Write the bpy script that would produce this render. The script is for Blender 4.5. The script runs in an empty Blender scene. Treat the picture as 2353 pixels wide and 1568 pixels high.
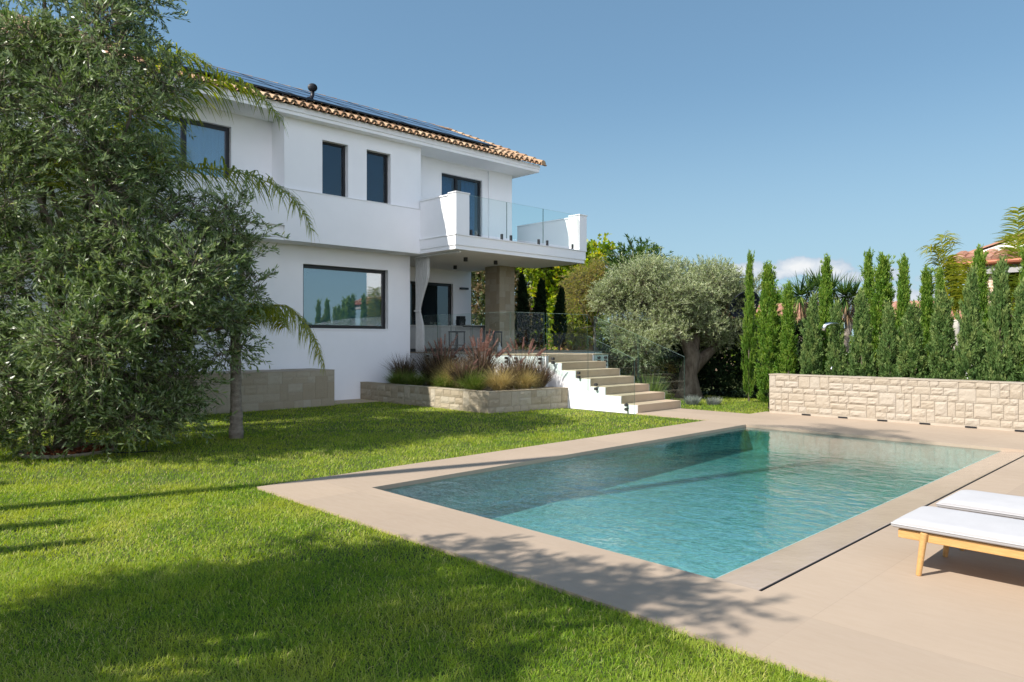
import bpy, bmesh, math, random
import numpy as np
from mathutils import Vector, noise as mnoise
from math import sin, cos, pi, radians, sqrt, atan2

S = bpy.context.scene
COL = S.collection
RNG = np.random.default_rng(11)
random.seed(5)

# ------------------------------------------------------------------ camera frame (used to survey points of the place)
TH = radians(45.887)
FW = np.array([-sin(TH), cos(TH), 0.0]); RT = np.array([cos(TH), sin(TH), 0.0])
EYE = np.array([0.0, 0.0, 1.6])
def at(x, y, depth):
    """survey: a point seen at photo coordinates (2353 wide) and a given distance, in metres"""
    return EYE + FW*depth + RT*((x-1176.5)*depth/1644.8) + np.array([0, 0, (781.3-y)*depth/1644.8])

SUN_EL, SUN_DIR = radians(44.0), np.array([0.286, 0.958])      # light travels along SUN_DIR

# ------------------------------------------------------------------ mesh helpers
class MB:
    def __init__(s): s.v = []; s.f = []; s.t = []
    def quad(s, a, b, c, d, tone=None):
        n = len(s.v); s.v += [tuple(a), tuple(b), tuple(c), tuple(d)]; s.f.append((n, n+1, n+2, n+3))
        if tone is not None: s.t += [tone]*4
        return s
    def box(s, x0, y0, z0, x1, y1, z1, skip=''):
        n = len(s.v)
        s.v += [(x0,y0,z0),(x1,y0,z0),(x1,y1,z0),(x0,y1,z0),(x0,y0,z1),(x1,y0,z1),(x1,y1,z1),(x0,y1,z1)]
        F = {'b':(0,3,2,1),'t':(4,5,6,7),'f':(0,1,5,4),'r':(1,2,6,5),'k':(2,3,7,6),'l':(3,0,4,7)}
        for k, q in F.items():
            if k not in skip: s.f.append(tuple(n+i for i in q))
        return s
    def tube(s, pts, rad, n=8, cap=True, wob=0.0, seed=0):
        pts = [np.array(p, float) for p in pts]
        if not hasattr(rad, '__len__'): rad = [rad]*len(pts)
        rg = np.random.default_rng(seed)
        base = len(s.v); up = np.array([0.3, 0.2, 1.0])
        prev = None
        ph = rg.random(n)*wob
        for i, p in enumerate(pts):
            d = pts[min(i+1, len(pts)-1)] - pts[max(i-1, 0)]; d /= (np.linalg.norm(d)+1e-9)
            a = np.cross(d, up) if prev is None else prev - d*np.dot(prev, d)
            if np.linalg.norm(a) < 1e-4: a = np.cross(d, np.array([1.0, 0, 0]))
            a /= np.linalg.norm(a); prev = a; b = np.cross(d, a)
            for k in range(n):
                an = 2*pi*k/n
                r = rad[i]*(1+ph[k]*(1 if wob else 0)+ (rg.random()-.5)*wob*.6)
                s.v.append(tuple(p + a*cos(an)*r + b*sin(an)*r))
        for i in range(len(pts)-1):
            for k in range(n):
                k2 = (k+1) % n
                s.f.append((base+i*n+k, base+i*n+k2, base+(i+1)*n+k2, base+(i+1)*n+k))
        if cap:
            s.f.append(tuple(base+k for k in range(n))[::-1])
            s.f.append(tuple(base+(len(pts)-1)*n+k for k in range(n)))
        return s
    def lathe(s, prof, c, n=20):
        base = len(s.v)
        for r, z in prof:
            for k in range(n):
                s.v.append((c[0]+r*cos(2*pi*k/n), c[1]+r*sin(2*pi*k/n), c[2]+z))
        for i in range(len(prof)-1):
            for k in range(n):
                k2 = (k+1) % n
                s.f.append((base+i*n+k, base+i*n+k2, base+(i+1)*n+k2, base+(i+1)*n+k))
        s.f.append(tuple(base+k for k in range(n))[::-1]); s.f.append(tuple(base+(len(prof)-1)*n+k for k in range(n)))
        return s
    def prism(s, poly, axis, a0, a1):
        """poly of 2-D points in the two other axes (in x,y,z order), extruded along axis"""
        n = len(s.v); k = len(poly)
        for a in (a0, a1):
            for p in poly:
                q = list(p); q.insert('xyz'.index(axis), a); s.v.append(tuple(q))
        s.f.append(tuple(n+i for i in range(k))[::-1]); s.f.append(tuple(n+k+i for i in range(k)))
        for i in range(k):
            j = (i+1) % k
            s.f.append((n+i, n+j, n+k+j, n+k+i))
        return s

def finish(me, name, mat, parent, at_, smooth):
    o = bpy.data.objects.new(name, me); COL.objects.link(o)
    if parent is not None: o.parent = parent
    o.location = at_
    if mat is not None: me.materials.append(mat)
    if smooth: me.shade_smooth()
    return o

def wpos(parent):
    p = np.zeros(3)
    while parent is not None:
        p += np.array(parent.location); parent = parent.parent
    return p

def obj(name, mb, mat, parent=None, at_=None, bevel=0.0, seg=2, smooth=False):
    """link the collected shapes (world coordinates) as ONE mesh object; its origin goes to at_ (world)"""
    base = wpos(parent)
    o0 = base if at_ is None else np.array(at_, float)
    me = bpy.data.meshes.new(name)
    me.from_pydata([tuple(np.array(v)-o0) for v in mb.v], [], mb.f)
    if mb.t:
        a = me.attributes.new('tone', 'FLOAT', 'POINT'); a.data.foreach_set('value', np.array(mb.t, np.float32))
    bm = bmesh.new(); bm.from_mesh(me); bmesh.ops.recalc_face_normals(bm, faces=bm.faces); bm.to_mesh(me); bm.free()
    o = finish(me, name, mat, parent, tuple(o0-base), smooth)
    if bevel:
        m = o.modifiers.new('bevel', 'BEVEL'); m.width = bevel; m.segments = seg; m.limit_method = 'ANGLE'
    return o

def fast(name, V, Q, mat, parent=None, at_=None, tone=None, smooth=False, tri=False):
    """large meshes from arrays: V (n,3), Q (m,4) or (m,3)"""
    base = wpos(parent); o0 = base if at_ is None else np.array(at_, float)
    V = (np.asarray(V) - o0).astype(np.float32); Q = np.asarray(Q, np.int32)
    me = bpy.data.meshes.new(name)
    k = Q.shape[1]
    me.vertices.add(len(V)); me.vertices.foreach_set('co', V.ravel())
    me.loops.add(Q.size); me.loops.foreach_set('vertex_index', Q.ravel())
    me.polygons.add(len(Q)); me.polygons.foreach_set('loop_start', np.arange(0, Q.size, k, dtype=np.int32))
    me.update(calc_edges=True)
    if tone is not None:
        a = me.attributes.new('tone', 'FLOAT', 'POINT'); a.data.foreach_set('value', np.asarray(tone, np.float32))
    return finish(me, name, mat, parent, tuple(o0-base), smooth)

def tag(o, label, cat, group=None):
    o['label'] = label; o['category'] = cat
    if group: o['group'] = group
    return o
def thing(name, loc, label, cat, group=None):
    o = bpy.data.objects.new(name, None); COL.objects.link(o); o.location = loc; o.empty_display_size = .1
    return tag(o, label, cat, group)
def kind(o, k): o['kind'] = k; return o
def dup(root, loc, rotz=0.0, scale=(1,1,1), label=None):
    """copy of a thing with its parts and sub-parts"""
    r = root.copy(); COL.objects.link(r); r.location = loc; r.rotation_euler = (0, 0, rotz); r.scale = scale
    if label: r['label'] = label
    for ch in root.children:
        c = ch.copy(); COL.objects.link(c); c.parent = r
        for g in ch.children:
            d = g.copy(); COL.objects.link(d); d.parent = c
    return r

# ------------------------------------------------------------------ materials
def newmat(name):
    m = bpy.data.materials.new(name); m.use_nodes = True
    nt = m.node_tree; nt.nodes.clear()
    out = nt.nodes.new('ShaderNodeOutputMaterial')
    return m, nt, out
def N(nt, t, **kw):
    n = nt.nodes.new('ShaderNode'+t)
    for k, v in kw.items():
        if k.startswith('i_'): n.inputs[k[2:].replace('_', ' ')].default_value = v
        else: setattr(n, k, v)
    return n
def c4(c): return (c[0], c[1], c[2], 1.0)
def mixc(nt, fac, a, b):
    m = nt.nodes.new('ShaderNodeMix'); m.data_type = 'RGBA'
    for sock, v in ((m.inputs[0], fac), (m.inputs[6], a), (m.inputs[7], b)):
        if hasattr(v, 'links'): nt.links.new(v, sock)
        elif isinstance(v, (int, float)): sock.default_value = v
        else: sock.default_value = c4(v)
    return m.outputs[2]
def ramp(nt, fac, stops):
    r = nt.nodes.new('ShaderNodeValToRGB'); nt.links.new(fac, r.inputs[0])
    e = r.color_ramp.elements
    while len(e) < len(stops): e.new(0.5)
    for i, (p, c) in enumerate(stops):
        e[i].position = p; e[i].color = c4(c) if hasattr(c, '__len__') else (c, c, c, 1)
    return r.outputs[0]
def noise(nt, scale, detail=4, rough=.55, vec=None, dist=0.0):
    n = N(nt, 'TexNoise'); n.inputs['Scale'].default_value = scale; n.inputs['Detail'].default_value = detail
    n.inputs['Roughness'].default_value = rough; n.inputs['Distortion'].default_value = dist
    if vec is not None: nt.links.new(vec, n.inputs['Vector'])
    return n
def coords(nt, scale=(1,1,1), rot=(0,0,0), world=True):
    g = N(nt, 'NewGeometry'); mp = N(nt, 'Mapping')
    mp.inputs['Scale'].default_value = scale; mp.inputs['Rotation'].default_value = rot
    nt.links.new(g.outputs['Position'], mp.inputs[0]); return mp.outputs[0]
def bump(nt, h, strength, dist):
    b = N(nt, 'Bump'); b.inputs['Strength'].default_value = strength; b.inputs['Distance'].default_value = dist
    nt.links.new(h, b.inputs['Height']); return b.outputs[0]

def surf(name, col, rough=.7, col2=None, scale=4.0, bscale=40.0, bstr=.0, bdist=.01, spec=.4, metal=0.0, detail=5, sc=(1,1,1), lo=.35, hi=.65):
    m, nt, out = newmat(name)
    p = N(nt, 'BsdfPrincipled'); p.inputs['Roughness'].default_value = rough
    p.inputs['Specular IOR Level'].default_value = spec; p.inputs['Metallic'].default_value = metal
    v = coords(nt, sc)
    if col2 is not None:
        n = noise(nt, scale, detail, .6, v)
        r = ramp(nt, n.outputs[0], [(lo, col), (hi, col2)])
        nt.links.new(r, p.inputs['Base Color'])
    else: p.inputs['Base Color'].default_value = c4(col)
    if bstr:
        nb = noise(nt, bscale, 6, .6, v); nt.links.new(bump(nt, nb.outputs[0], bstr, bdist), p.inputs['Normal'])
    nt.links.new(p.outputs[0], out.inputs[0]); return m

def leafmat(name, stops, trans=.35, rough=.5, back=None, spec=.35, clump=0.0, cscale=1.5, ccol=(.2,.2,.05)):
    """leaf colours follow the per-leaf 'tone'; a share of the light passes through the leaf"""
    m, nt, out = newmat(name)
    a = N(nt, 'Attribute'); a.attribute_name = 'tone'
    c = ramp(nt, a.outputs['Fac'], stops)
    if clump:
        n = noise(nt, cscale, 3, .5, coords(nt)); f = ramp(nt, n.outputs[0], [(.45, 0.0), (.75, clump)])
        c = mixc(nt, f, c, ccol)
    if back is not None:
        g = N(nt, 'NewGeometry'); c = mixc(nt, g.outputs['Backfacing'], c, back)
    p = N(nt, 'BsdfPrincipled'); p.inputs['Roughness'].default_value = rough; p.inputs['Specular IOR Level'].default_value = spec
    nt.links.new(c, p.inputs['Base Color'])
    t = N(nt, 'BsdfTranslucent'); hs = N(nt, 'HueSaturation'); hs.inputs['Value'].default_value = 1.5; hs.inputs['Saturation'].default_value = 1.15
    nt.links.new(c, hs.inputs['Color']); nt.links.new(hs.outputs[0], t.inputs[0])
    mx = N(nt, 'MixShader'); mx.inputs[0].default_value = trans
    nt.links.new(p.outputs[0], mx.inputs[1]); nt.links.new(t.outputs[0], mx.inputs[2]); nt.links.new(mx.outputs[0], out.inputs[0])
    return m

def glassmat(name, tint, ior=1.5, boost=0.0, rough=0.0, refl=(1,1,1)):
    m, nt, out = newmat(name)
    lw = N(nt, 'LayerWeight'); lw.inputs[0].default_value = .5; f0 = ((ior-1)/(ior+1))**2      # Schlick reflectance, the same on both faces of the pane
    pw = N(nt, 'Math', operation='POWER'); nt.links.new(lw.outputs['Facing'], pw.inputs[0]); pw.inputs[1].default_value = 5
    ma = N(nt, 'Math', operation='MULTIPLY_ADD'); nt.links.new(pw.outputs[0], ma.inputs[0]); ma.inputs[1].default_value = 1-f0; ma.inputs[2].default_value = f0
    fac = ma.outputs[0]
    if boost:
        ad = N(nt, 'Math', operation='ADD'); ad.use_clamp = True; ad.inputs[1].default_value = boost
        nt.links.new(fac, ad.inputs[0]); fac = ad.outputs[0]
    t = N(nt, 'BsdfTransparent'); t.inputs[0].default_value = c4(tint)
    g = N(nt, 'BsdfGlossy'); g.inputs['Roughness'].default_value = rough; g.inputs[0].default_value = c4(refl)
    mx = N(nt, 'MixShader'); nt.links.new(fac, mx.inputs[0])
    nt.links.new(t.outputs[0], mx.inputs[1]); nt.links.new(g.outputs[0], mx.inputs[2]); nt.links.new(mx.outputs[0], out.inputs[0])
    return m

def stonemat(name, a, b, c, bstr=.6):
    """each stone its own shade ('tone'), with fine chisel relief"""
    m, nt, out = newmat(name)
    at_ = N(nt, 'Attribute'); at_.attribute_name = 'tone'
    base = ramp(nt, at_.outputs['Fac'], [(0, a), (.55, b), (1, c)])
    v = coords(nt); n = noise(nt, 6, 6, .65, v)
    f = ramp(nt, n.outputs[0], [(.35, 0.0), (.7, .35)])
    col = mixc(nt, f, base, tuple(x*.8 for x in b))
    p = N(nt, 'BsdfPrincipled'); p.inputs['Roughness'].default_value = .9; p.inputs['Specular IOR Level'].default_value = .2
    nt.links.new(col, p.inputs['Base Color'])
    nb = noise(nt, 30, 8, .7, v); nt.links.new(bump(nt, nb.outputs[0], bstr, .02), p.inputs['Normal'])
    nt.links.new(p.outputs[0], out.inputs[0]); return m

W = {}
W['stucco'] = surf('white_stucco', (.87,.87,.88), .85, (.84,.84,.85), 1.2, 120, .18, .004, spec=.2)
W['trim'] = surf('white_trim', (.82,.82,.82), .7, (.78,.78,.78), 2, 90, .1, .003, spec=.25)
W['black'] = surf('black_metal', (.012,.012,.014), .38, spec=.5)
W['charcoal'] = surf('charcoal', (.03,.03,.033), .55, (.04,.04,.043), 8, spec=.4)
W['steel'] = surf('brushed_steel', (.62,.63,.65), .25, metal=1.0)
W['mirror_glass'] = glassmat('window_glass', (.62,.74,.80), 1.9, .13)
W['dark_glass'] = glassmat('tinted_glass', (.40,.58,.68), 1.6, .02)
W['rail_glass'] = glassmat('railing_glass', (.94,.978,.966), 1.42, .0)
W['glass_edge'] = surf('glass_edge', (.05,.11,.09), .25, spec=.6)
W['glass_top'] = surf('polished_glass_edge', (.30,.42,.38), .2, spec=.6)
W['room'] = surf('room_dark', (.05,.055,.06), .9)
W['blind_teal'] = surf('grey_blind', (.38,.52,.55), .9, (.34,.48,.51), 3)
W['blind_navy'] = surf('navy_blind', (.03,.09,.15), .85, (.025,.075,.13), 3)
W['curtain_blue'] = surf('sheer_curtain', (.40,.62,.80), .9, (.33,.54,.72), 3)
W['curtain_grey'] = surf('linen_curtain', (.52,.52,.50), .95, (.46,.46,.44), 30, 200, .3, .002, sc=(1,1,.3))
W['stone_lime'] = stonemat('limestone', (.385,.325,.25), (.41,.352,.28), (.41,.36,.295))
W['stone_tan'] = stonemat('tan_stone', (.33,.275,.19), (.39,.335,.245), (.43,.385,.30))
W['mortar'] = surf('mortar', (.30,.26,.20), .95, (.36,.31,.24), 12)
W['terracotta'] = stonemat('terracotta', (.29,.165,.10), (.40,.265,.16), (.48,.36,.235), .3)
W['old_tile'] = stonemat('weathered_tile', (.30,.15,.10), (.38,.20,.14), (.46,.26,.19), .3)
W['wood'] = None
W['soil'] = surf('soil', (.035,.025,.016), .95, (.06,.045,.03), 14, 60, .6, .02)

def woodmat(name, a, b, sc):
    m, nt, out = newmat(name)
    v = coords(nt, sc); n = noise(nt, 9, 6, .6, v, 1.2)
    c = ramp(nt, n.outputs[0], [(.3, a), (.7, b)])
    p = N(nt, 'BsdfPrincipled'); p.inputs['Roughness'].default_value = .5; nt.links.new(c, p.inputs['Base Color'])
    nt.links.new(bump(nt, n.outputs[0], .15, .003), p.inputs['Normal'])
    nt.links.new(p.outputs[0], out.inputs[0]); return m
W['wood'] = woodmat('teak', (.46,.25,.085), (.60,.36,.14), (1.2, 12, 12))
W['bark'] = surf('olive_bark', (.10,.075,.052), .95, (.20,.165,.125), 9, 28, .9, .05, sc=(1,1,.35))
W['palm_bark'] = surf('palm_bark', (.19,.155,.12), .95, (.31,.27,.22), 7, 30, .8, .03, sc=(1,1,2.2))
W['palm_white'] = surf('pale_palm_bark', (.36,.34,.29), .9, (.50,.47,.42), 6, 30, .5, .02, sc=(1,1,2.0))

def deckmat():
    m, nt, out = newmat('sandstone_paving')
    v = coords(nt)
    n1 = noise(nt, .7, 6, .6, v); n2 = noise(nt, 5, 6, .65, coords(nt, (1,3.5,1)))
    a = ramp(nt, n1.outputs[0], [(.3, (.365,.285,.215)), (.7, (.41,.325,.247))])
    f = ramp(nt, n2.outputs[0], [(.4, 0.0), (.75, .30)])
    c = mixc(nt, f, a, (.345,.265,.195))
    br = N(nt, 'TexBrick'); br.offset = 0.0; br.squash = 1.0
    mp = N(nt, 'Mapping'); g = N(nt, 'NewGeometry'); nt.links.new(g.outputs[0], mp.inputs[0]); mp.inputs['Location'].default_value = (.56, .70, 0)
    nt.links.new(mp.outputs[0], br.inputs[0]); br.inputs['Scale'].default_value = 1.0
    br.inputs['Brick Width'].default_value = 1.2; br.inputs['Row Height'].default_value = 1.2; br.inputs['Mortar Size'].default_value = .0035
    br.inputs['Mortar Smooth'].default_value = .3
    c = mixc(nt, ramp(nt, br.outputs['Fac'], [(0, 0.0), (1, .28)]), c, (.27,.205,.15))
    br.inputs['Color1'].default_value = (.93,.93,.93,1); br.inputs['Color2'].default_value = (1.05,1.045,1.03,1); br.inputs['Mortar'].default_value = (1,1,1,1)
    sl_ = nt.nodes.new('ShaderNodeMix'); sl_.data_type = 'RGBA'; sl_.blend_type = 'MULTIPLY'; sl_.inputs[0].default_value = 1.0; nt.links.new(c, sl_.inputs[6]); nt.links.new(br.outputs['Color'], sl_.inputs[7]); c = sl_.outputs[2]
    # small stains and scattered specks of dirt
    n3 = noise(nt, 2.3, 8, .7, v, .6); c = mixc(nt, ramp(nt, n3.outputs[0], [(.60, 0.0), (.80, .35)]), c, (.33,.235,.16))
    p = N(nt, 'BsdfPrincipled'); p.inputs['Specular IOR Level'].default_value = .3
    nt.links.new(c, p.inputs['Base Color']); nt.links.new(ramp(nt, n2.outputs[0], [(.3, .62), (.7, .8)]), p.inputs['Roughness'])
    nb = noise(nt, 60, 7, .7, v); nt.links.new(bump(nt, nb.outputs[0], .18, .004), p.inputs['Normal'])
    nt.links.new(p.outputs[0], out.inputs[0]); return m
W['deck'] = deckmat()
W['lip'] = surf('wet_stone', (.43,.34,.265), .16, (.39,.305,.235), 3, 14, .22, .012, spec=.5, sc=(1,1,1))

def poolmat():
    m, nt, out = newmat('pool_mosaic')
    v = coords(nt)
    n = noise(nt, 9, 5, .7, v); n2 = noise(nt, 1.1, 3, .5, v)
    vo = N(nt, 'TexVoronoi'); vo.inputs['Scale'].default_value = 26; nt.links.new(v, vo.inputs[0])
    c = ramp(nt, n.outputs[0], [(.3, (.13,.32,.325)), (.5, (.29,.52,.515)), (.72, (.52,.70,.68))])
    c = mixc(nt, ramp(nt, n2.outputs[0], [(.35, 0.0), (.7, .4)]), c, (.34,.54,.52))
    hs = N(nt, 'HueSaturation'); nt.links.new(c, hs.inputs['Color'])
    mr = N(nt, 'MapRange'); mr.inputs[3].default_value = .75; mr.inputs[4].default_value = 1.2
    sp = N(nt, 'SeparateColor'); nt.links.new(vo.outputs['Color'], sp.inputs[0]); nt.links.new(sp.outputs[0], mr.inputs[0]); nt.links.new(mr.outputs[0], hs.inputs['Value'])
    p = N(nt, 'BsdfPrincipled'); p.inputs['Roughness'].default_value = .4; nt.links.new(hs.outputs[0], p.inputs['Base Color'])
    nt.links.new(p.outputs[0], out.inputs[0]); return m
W['pool'] = poolmat()

def watermat():
    m, nt, out = newmat('pool_water')
    v1 = coords(nt, (1.0, 1.5, 1.0), (0, 0, radians(35))); v2 = coords(nt, (1,1,1), (0,0,radians(-20)))
    n1 = noise(nt, 2.2, 3, .55, v1, .8); n2 = noise(nt, 8.0, 3, .6, v2, .6); n3 = noise(nt, 22, 2, .5, v1)
    a = N(nt, 'Math', operation='MULTIPLY_ADD'); nt.links.new(n2.outputs[0], a.inputs[0]); a.inputs[1].default_value = .34; nt.links.new(n1.outputs[0], a.inputs[2])
    b = N(nt, 'Math', operation='MULTIPLY_ADD'); nt.links.new(n3.outputs[0], b.inputs[0]); b.inputs[1].default_value = .17; nt.links.new(a.outputs[0], b.inputs[2])
    gy = N(nt, 'NewGeometry'); sy_ = N(nt, 'SeparateXYZ'); nt.links.new(gy.outputs[0], sy_.inputs[0])
    amp = N(nt, 'MapRange'); amp.interpolation_type = 'SMOOTHSTEP'; nt.links.new(sy_.outputs[1], amp.inputs[0]); amp.inputs[1].default_value = 5.0; amp.inputs[2].default_value = 10.0; amp.inputs[3].default_value = 1.0; amp.inputs[4].default_value = .12     # livelier at the inlet end, calm far away
    hb = N(nt, 'Math', operation='MULTIPLY'); nt.links.new(b.outputs[0], hb.inputs[0]); nt.links.new(amp.outputs[0], hb.inputs[1])
    nrm = bump(nt, hb.outputs[0], .46, .10)
    lw = N(nt, 'LayerWeight'); lw.inputs[0].default_value = .5
    pw = N(nt, 'Math', operation='POWER'); nt.links.new(lw.outputs['Facing'], pw.inputs[0]); pw.inputs[1].default_value = 2.7
    f = N(nt, 'Math', operation='MULTIPLY_ADD'); nt.links.new(pw.outputs[0], f.inputs[0]); f.inputs[1].default_value = .97; f.inputs[2].default_value = .025
    g = N(nt, 'BsdfGlossy'); g.inputs['Roughness'].default_value = .015; nt.links.new(nrm, g.inputs['Normal'])
    t = N(nt, 'BsdfTransparent'); tint = ramp(nt, lw.outputs['Facing'], [(0, (.93,.99,.99)), (.58, (.70,.94,.94)), (.92, (.14,.56,.53))]); nt.links.new(tint, t.inputs[0])      # flatter rays run longer through the water
    r = N(nt, 'BsdfRefraction'); nt.links.new(tint, r.inputs[0]); r.inputs['IOR'].default_value = 1.18; r.inputs['Roughness'].default_value = .0
    nt.links.new(nrm, r.inputs['Normal'])
    mt = N(nt, 'MixShader'); mt.inputs[0].default_value = .15
    nt.links.new(t.outputs[0], mt.inputs[1]); nt.links.new(r.outputs[0], mt.inputs[2])
    mx = N(nt, 'MixShader'); nt.links.new(f.outputs[0], mx.inputs[0]); nt.links.new(mt.outputs[0], mx.inputs[1]); nt.links.new(g.outputs[0], mx.inputs[2])
    nt.links.new(mx.outputs[0], out.inputs[0])
    m2, n2t, out2 = newmat('pool_water_side'); t2 = N(n2t, 'BsdfTransparent'); n2t.links.new(t2.outputs[0], out2.inputs[0])
    W['water_side'] = m2
    return m
W['water'] = watermat()

W['grass'] = leafmat('lawn_grass', [(0, (.035,.115,.005)), (.45, (.21,.34,.020)), (.8, (.42,.47,.075)), (1, (.68,.60,.25))], .42, .5, clump=.6, cscale=1.3, ccol=(.45,.46,.06))
W['olive'] = leafmat('olive_leaf', [(0, (.028,.060,.012)), (.5, (.090,.150,.034)), (.85, (.24,.30,.095)), (1, (.48,.45,.16))], .26, .36, back=(.22,.28,.13), spec=.45)
W['olive_pale'] = leafmat('pale_olive_leaf', [(0, (.075,.115,.035)), (.5, (.24,.30,.115)), (.85, (.40,.44,.21)), (1, (.54,.50,.23))], .28, .45, back=(.38,.42,.25), spec=.35)
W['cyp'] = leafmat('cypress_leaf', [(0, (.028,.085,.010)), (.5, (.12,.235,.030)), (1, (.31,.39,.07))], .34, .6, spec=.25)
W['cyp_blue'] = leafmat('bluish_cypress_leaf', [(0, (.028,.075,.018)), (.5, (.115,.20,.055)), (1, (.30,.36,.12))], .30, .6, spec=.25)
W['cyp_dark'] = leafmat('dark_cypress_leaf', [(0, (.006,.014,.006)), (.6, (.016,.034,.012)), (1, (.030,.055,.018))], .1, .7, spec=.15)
W['palm'] = leafmat('palm_leaf', [(0, (.045,.10,.010)), (.5, (.17,.22,.02)), (.85, (.34,.33,.04)), (1, (.46,.34,.12))], .42, .38, spec=.55)
W['palm_yellow'] = leafmat('yellow_palm_leaf', [(0, (.07,.12,.015)), (.4, (.19,.23,.02)), (.8, (.36,.33,.03)), (1, (.48,.33,.05))], .42, .4, spec=.45)
W['yucca'] = leafmat('yucca_leaf', [(0, (.020,.055,.016)), (.6, (.060,.12,.026)), (1, (.16,.22,.05))], .2, .35, spec=.5)
W['fig'] = leafmat('fig_leaf', [(0, (.06,.14,.008)), (.5, (.24,.33,.02)), (.8, (.44,.45,.04)), (1, (.50,.29,.09))], .5, .4, spec=.4)
W['pepper'] = leafmat('yellowing_leaf', [(0, (.14,.17,.035)), (.5, (.31,.30,.075)), (1, (.48,.32,.10))], .42, .6)
W['shrub'] = leafmat('shrub_leaf', [(0, (.018,.050,.012)), (.6, (.060,.125,.022)), (1, (.17,.23,.05))], .35, .4, spec=.4)
W['shrub_bright'] = leafmat('bright_shrub_leaf', [(0, (.07,.15,.008)), (.6, (.19,.28,.015)), (1, (.36,.38,.03))], .42, .4)
W['blossom'] = leafmat('blossom', [(0, (.45,.40,.30)), (.5, (.65,.58,.48)), (1, (.75,.55,.50))], .3, .7)
W['ivy'] = leafmat('ivy_leaf', [(0, (.030,.050,.015)), (.45, (.075,.10,.03)), (.75, (.21,.15,.08)), (1, (.30,.20,.13))], .25, .5)
W['purple_grass'] = leafmat('purple_blade', [(0, (.022,.018,.014)), (.5, (.070,.045,.032)), (.8, (.15,.10,.060)), (1, (.25,.19,.10))], .25, .5)
W['green_tuft'] = leafmat('green_tuft', [(0, (.05,.10,.015)), (.6, (.13,.20,.035)), (1, (.26,.27,.08))], .35, .5)
W['straw_tuft'] = leafmat('straw_tuft', [(0, (.20,.17,.06)), (.5, (.42,.33,.14)), (1, (.58,.45,.22))], .35, .6)
W['plume'] = leafmat('plume', [(0, (.17,.085,.07)), (.5, (.30,.17,.14)), (1, (.42,.27,.20))], .3, .8)
W['lavender'] = leafmat('silver_leaf', [(0, (.16,.18,.15)), (1, (.34,.35,.32))], .2, .8)
W['mulch'] = leafmat('red_mulch', [(0, (.10,.030,.014)), (.6, (.24,.075,.03)), (1, (.36,.14,.06))], .0, .9)
W['dead'] = leafmat('dead_leaf', [(0, (.12,.08,.04)), (.5, (.26,.17,.09)), (1, (.40,.28,.16))], .15, .8)
W['brick'] = surf('pink_brick', (.55,.36,.26), .9, (.66,.46,.34), 3)

# ------------------------------------------------------------------ generators for plants and stonework
def nrm(a): return a/(np.linalg.norm(a, axis=-1, keepdims=True)+1e-9)
def rand_dirs(n, rg): return nrm(rg.normal(size=(n, 3)))

def leaves(P, D, L, Wd, rg, fold=.15, side=None):
    """pointed leaves: base P, direction D, length L, width Wd -> vertex and quad arrays"""
    n = len(P)
    if side is None: side = nrm(np.cross(D, rand_dirs(n, rg)))
    up = np.cross(side, D)
    L = np.broadcast_to(L, (n,))[:, None]; Wd = np.broadcast_to(Wd, (n,))[:, None]
    m = P + D*L*.5 + up*Wd*fold
    V = np.stack([P, m+side*Wd*.5, P+D*L, m-side*Wd*.5], 1).reshape(-1, 3)
    Q = np.arange(4*n).reshape(-1, 4)
    return V, Q

def strips(P, D, L, Wd, droop, rg, seg=3, gdir=(0, 0, -1), side=None):
    """arching blades: base P, start direction D, bending by droop towards gdir"""
    n = len(P); g = np.array(gdir, float)
    if side is None: side = nrm(np.cross(D, np.array([0, 0, 1.0]) + rg.normal(size=(n, 3))*.2))
    L = np.broadcast_to(L, (n,)); Wd = np.broadcast_to(Wd, (n,)); droop = np.broadcast_to(droop, (n,))
    pts = []; p = P.copy(); d = D.copy()
    rows = []
    for i in range(seg+1):
        t = i/seg; w = Wd*(1-t**1.6*.96)*(.75+.5*min(t*3, .5))
        rows.append((p - side*(w*.5)[:, None], p + side*(w*.5)[:, None]))
        p = p + d*(L/seg)[:, None]
        d = nrm(d + g*(droop/seg)[:, None])
    V = np.stack([q for r in rows for q in r], 1)           # n, 2(seg+1), 3
    k = 2*(seg+1)
    base = (np.arange(n)*k)[:, None]
    Q = np.concatenate([base + np.array([[2*i, 2*i+1, 2*i+3, 2*i+2]]) for i in range(seg)], 1).reshape(-1, 4)
    return V.reshape(-1, 3), Q, k

def join(parts):
    """parts: list of (V, Q, tone per vertex)"""
    off = 0; Vs = []; Qs = []; Ts = []
    for V, Q, T in parts:
        Vs.append(V); Qs.append(Q+off); Ts.append(T); off += len(V)
    return np.concatenate(Vs), np.concatenate(Qs), np.concatenate(Ts)

def crown_twigs(lobes, n, rg, shell=.55, upb=.35):
    """twig roots spread through a union of ellipsoids, denser towards the outside"""
    vol = np.array([r[0]*r[1]*r[2] for c, r in lobes])**(.8); vol /= vol.sum()
    idx = rg.choice(len(lobes), n, p=vol)
    C_ = np.array([c for c, r in lobes])[idx]; R_ = np.array([r for c, r in lobes])[idx]
    u = rand_dirs(n, rg); rad = shell + (1-shell)*rg.random(n)**.6
    rad = rad*(1+.16*np.sin(u[:, 0]*7+idx)+.12*np.sin(u[:, 1]*9+idx*2)+.12*np.sin(u[:,2]*8+idx*3))
    P = C_ + u*R_*rad[:, None]
    D = nrm(u + rg.normal(size=(n, 3))*.55 + np.array([0, 0, upb]))
    return P, D

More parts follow.
